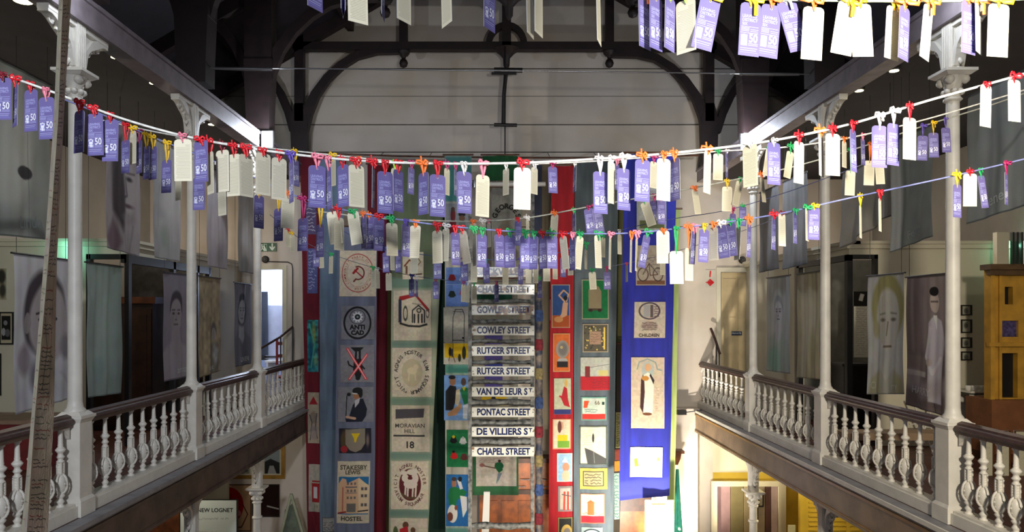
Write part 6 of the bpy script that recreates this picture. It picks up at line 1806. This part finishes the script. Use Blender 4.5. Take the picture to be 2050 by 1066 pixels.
S3 = [(591, 320, 13, 'p', 'yellow'), (666, 320, 12, 'c', 'yellow'), (720, 330, 8, 'p', 'orange'), (790, 336, 14, 'c', 'lime'), (824, 336, 12, 'p', 'magenta'), (895, 338, 11, 'c', 'magenta'), (912, 340, 5, 'p', 'magenta'), (1013, 338, 12, 'c', 'white'), (1070, 336, 13, 'c', 'white'), (1106, 334, 18, 'p', 'magenta'),
      (1151, 332, 6, 'p', 'white'), (1235, 328, 10, 'p', 'pink'), (1309, 324, 14, 'c', 'magenta'), (1438, 308, 20, 'c', 'green'), (1455, 304, 4, 'p', 'white'), (1542, 300, 16, 'c', 'green', 8), (1584, 304, 14, 'c', 'green', 8), (1690, 283, 9, 'c', 'orange'), (1727, 278, 8, 'p', 'pink')]
S4 = [(947, 448, 14, 'c', 'orange'), (966, 446, 12, 'c', 'white'), (978, 446, 8, 'c', 'pink'), (1037, 443, 14, 'p', 'red'), (1056, 440, 6, 'c', 'white'), (1111, 430, 15, 'c', 'orange', 4), (1149, 426, 7, 'p', 'green'), (1178, 418, 20, 'p', 'magenta', -7), (1193, 418, 20, 'p', 'magenta', -8),
      (1287, 406, 18, 'c', 'green', -18), (1310, 402, 16, 'p', 'magenta', 5), (1323, 400, 16, 'p', 'magenta'), (1390, 380, 13, 'c', 'orange', -8), (1456, 374, 20, 'c', 'yellow', 1), (1482, 364, 13, 'c', 'green', 11), (1524, 356, 8, 'c', 'orange', -6), (1704, 342, 20, 'c', 'green', 2), (1742, 322, 22, 'c', 'orange', 2), (1757, 320, 18, 'c', 'red', -4),
      (1848, 272, 22, 'p', 'purple', 2), (1868, 266, 20, 'p', 'yellow'), (1892, 256, 18, 'p', 'purple', -3)]
S5 = [(576, 460, 10, 'c', 'red'), (585, 470, 9, 'c', 'yellow'), (633, 500, 13, 'p', 'magenta'), (643, 502, 10, 'c', 'green'), (663, 513, 8, 'c', 'green'), (747, 542, 8, 'c', 'green'), (756, 543, 8, 'c', 'white'), (778, 547, 12, 'c', 'maroon'), (824, 559, 11, 'p', 'blue'), (834, 560, 5, 'p', 'white'), (872, 564, 12, 'p', 'magenta'),
      (928, 570, 9, 'c', 'magenta'), (937, 571, 7, 'c', 'white'), (949, 573, 11, 'c', 'green'), (994, 570, 9, 'p', 'magenta'), (1080, 562, 10, 'p', 'green'), (1185, 545, 14, 'c', 'green', -4), (1215, 545, 14, 'p', 'magenta'), (1254, 530, 4, 'c', 'red'), (1326, 516, 10, 'c', 'orange'), (1346, 506, 8, 'c', 'maroon')]
S6 = [(772, 506, 13, 'p', 'blue'), (785, 502, 9, 'c', 'red'), (798, 506, 12, 'p', 'purple'), (830, 504, 15, 'c', 'orange', 2), (876, 519, 17, 'p', 'purple'), (929, 524, 15, 'p', 'magenta'), (949, 526, 13, 'c', 'white'), (973, 528, 13, 'p', 'green'), (1012, 530, 12, 'c', 'green'), (1043, 530, 10, 'p', 'purple'),
      (1060, 528, 14, 'c', 'green'), (1073, 528, 10, 'c', 'white'), (1094, 524, 14, 'c', 'white'), (1111, 520, 10, 'c', 'white'), (1127, 516, 11, 'p', 'magenta'), (1143, 512, 11, 'c', 'white'), (1173, 500, 5, 'c', 'green'), (1208, 476, 8, 'c', 'green'), (1240, 470, 8, 'c', 'white'), (1467, 428, 12, 'p', 'magenta'), (1487, 412, 14, 'p', 'green')]
string_of_tags('pale string at the very top of the picture, its tags cut off by the frame', 'the topmost string', [(-700, -250), (0, -160), (500, -110), (700, -96), (900, -74), (1100, -44), (1250, -22), (1400, -8), (1600, 0), (1750, 2), (1890, 2), (2100, -4), (3400, -160)], 2.85, S0, .005, ('pale', (.74, .80, .66)))
string_of_tags('thick white string sagging right across the view, nearest full string', 'the thick white string', [(-780, -90), (-300, 50), (-40, 136), (0, 148), (110, 186), (240, 236), (350, 268), (500, 297), (620, 313), (750, 324), (900, 328), (1050, 326), (1200, 318), (1400, 301), (1550, 281), (1700, 249), (1850, 204), (2090, 136), (2400, 30), (2900, -160)], 3.6, S1, .0062, ('white', (.86, .85, .82)))
string_of_tags('blue grey string in the second row, low in the middle of the view', 'the blue grey string', [(120, 196), (220, 236), (300, 272), (400, 312), (500, 352), (580, 388), (660, 414), (740, 430), (840, 446), (1000, 462), (1150, 468), (1260, 467), (1400, 452), (1550, 430), (1700, 397), (1910, 352), (2100, 306), (2520, 180)], 4.6, S2, .0052, ('blue', (.46, .48, .68)))
string_of_tags('thinner white string just behind the thick white string', 'the thin upper string', [(200, 240), (300, 262), (400, 280), (540, 297), (660, 310), (800, 324), (960, 328), (1110, 327), (1300, 315), (1440, 303), (1560, 296), (1700, 276), (1850, 240), (2000, 196), (2240, 120)], 5.7, S3, .006, ('white', (.86, .85, .82)))
string_of_tags('thin grey string crossing between the upper and second rows at right', 'the grey middle string', [(640, 424), (740, 436), (860, 442), (960, 443), (1050, 437), (1180, 414), (1360, 382), (1480, 358), (1560, 341), (1700, 302), (1850, 252), (2000, 205), (2150, 150)], 6.1, S4, .006, ('grey', (.62, .62, .58)))
string_of_tags('faint far string hanging lowest in front of the street signs', 'the farthest string', [(540, 430), (600, 478), (700, 522), (770, 541), (830, 553), (890, 561), (1000, 564), (1080, 557), (1200, 538), (1290, 520), (1400, 490), (1500, 458), (1600, 420)], 8.6, S5, .004, ('dark', (.34, .34, .40)))
string_of_tags('faint blue string low in the middle just above the farthest one', 'the faint blue string', [(600, 400), (700, 470), (770, 496), (860, 512), (960, 520), (1060, 518), (1140, 500), (1240, 462), (1340, 440), (1460, 420), (1560, 390), (1700, 340)], 7.6, S6, .004, ('navy', (.24, .26, .44)))
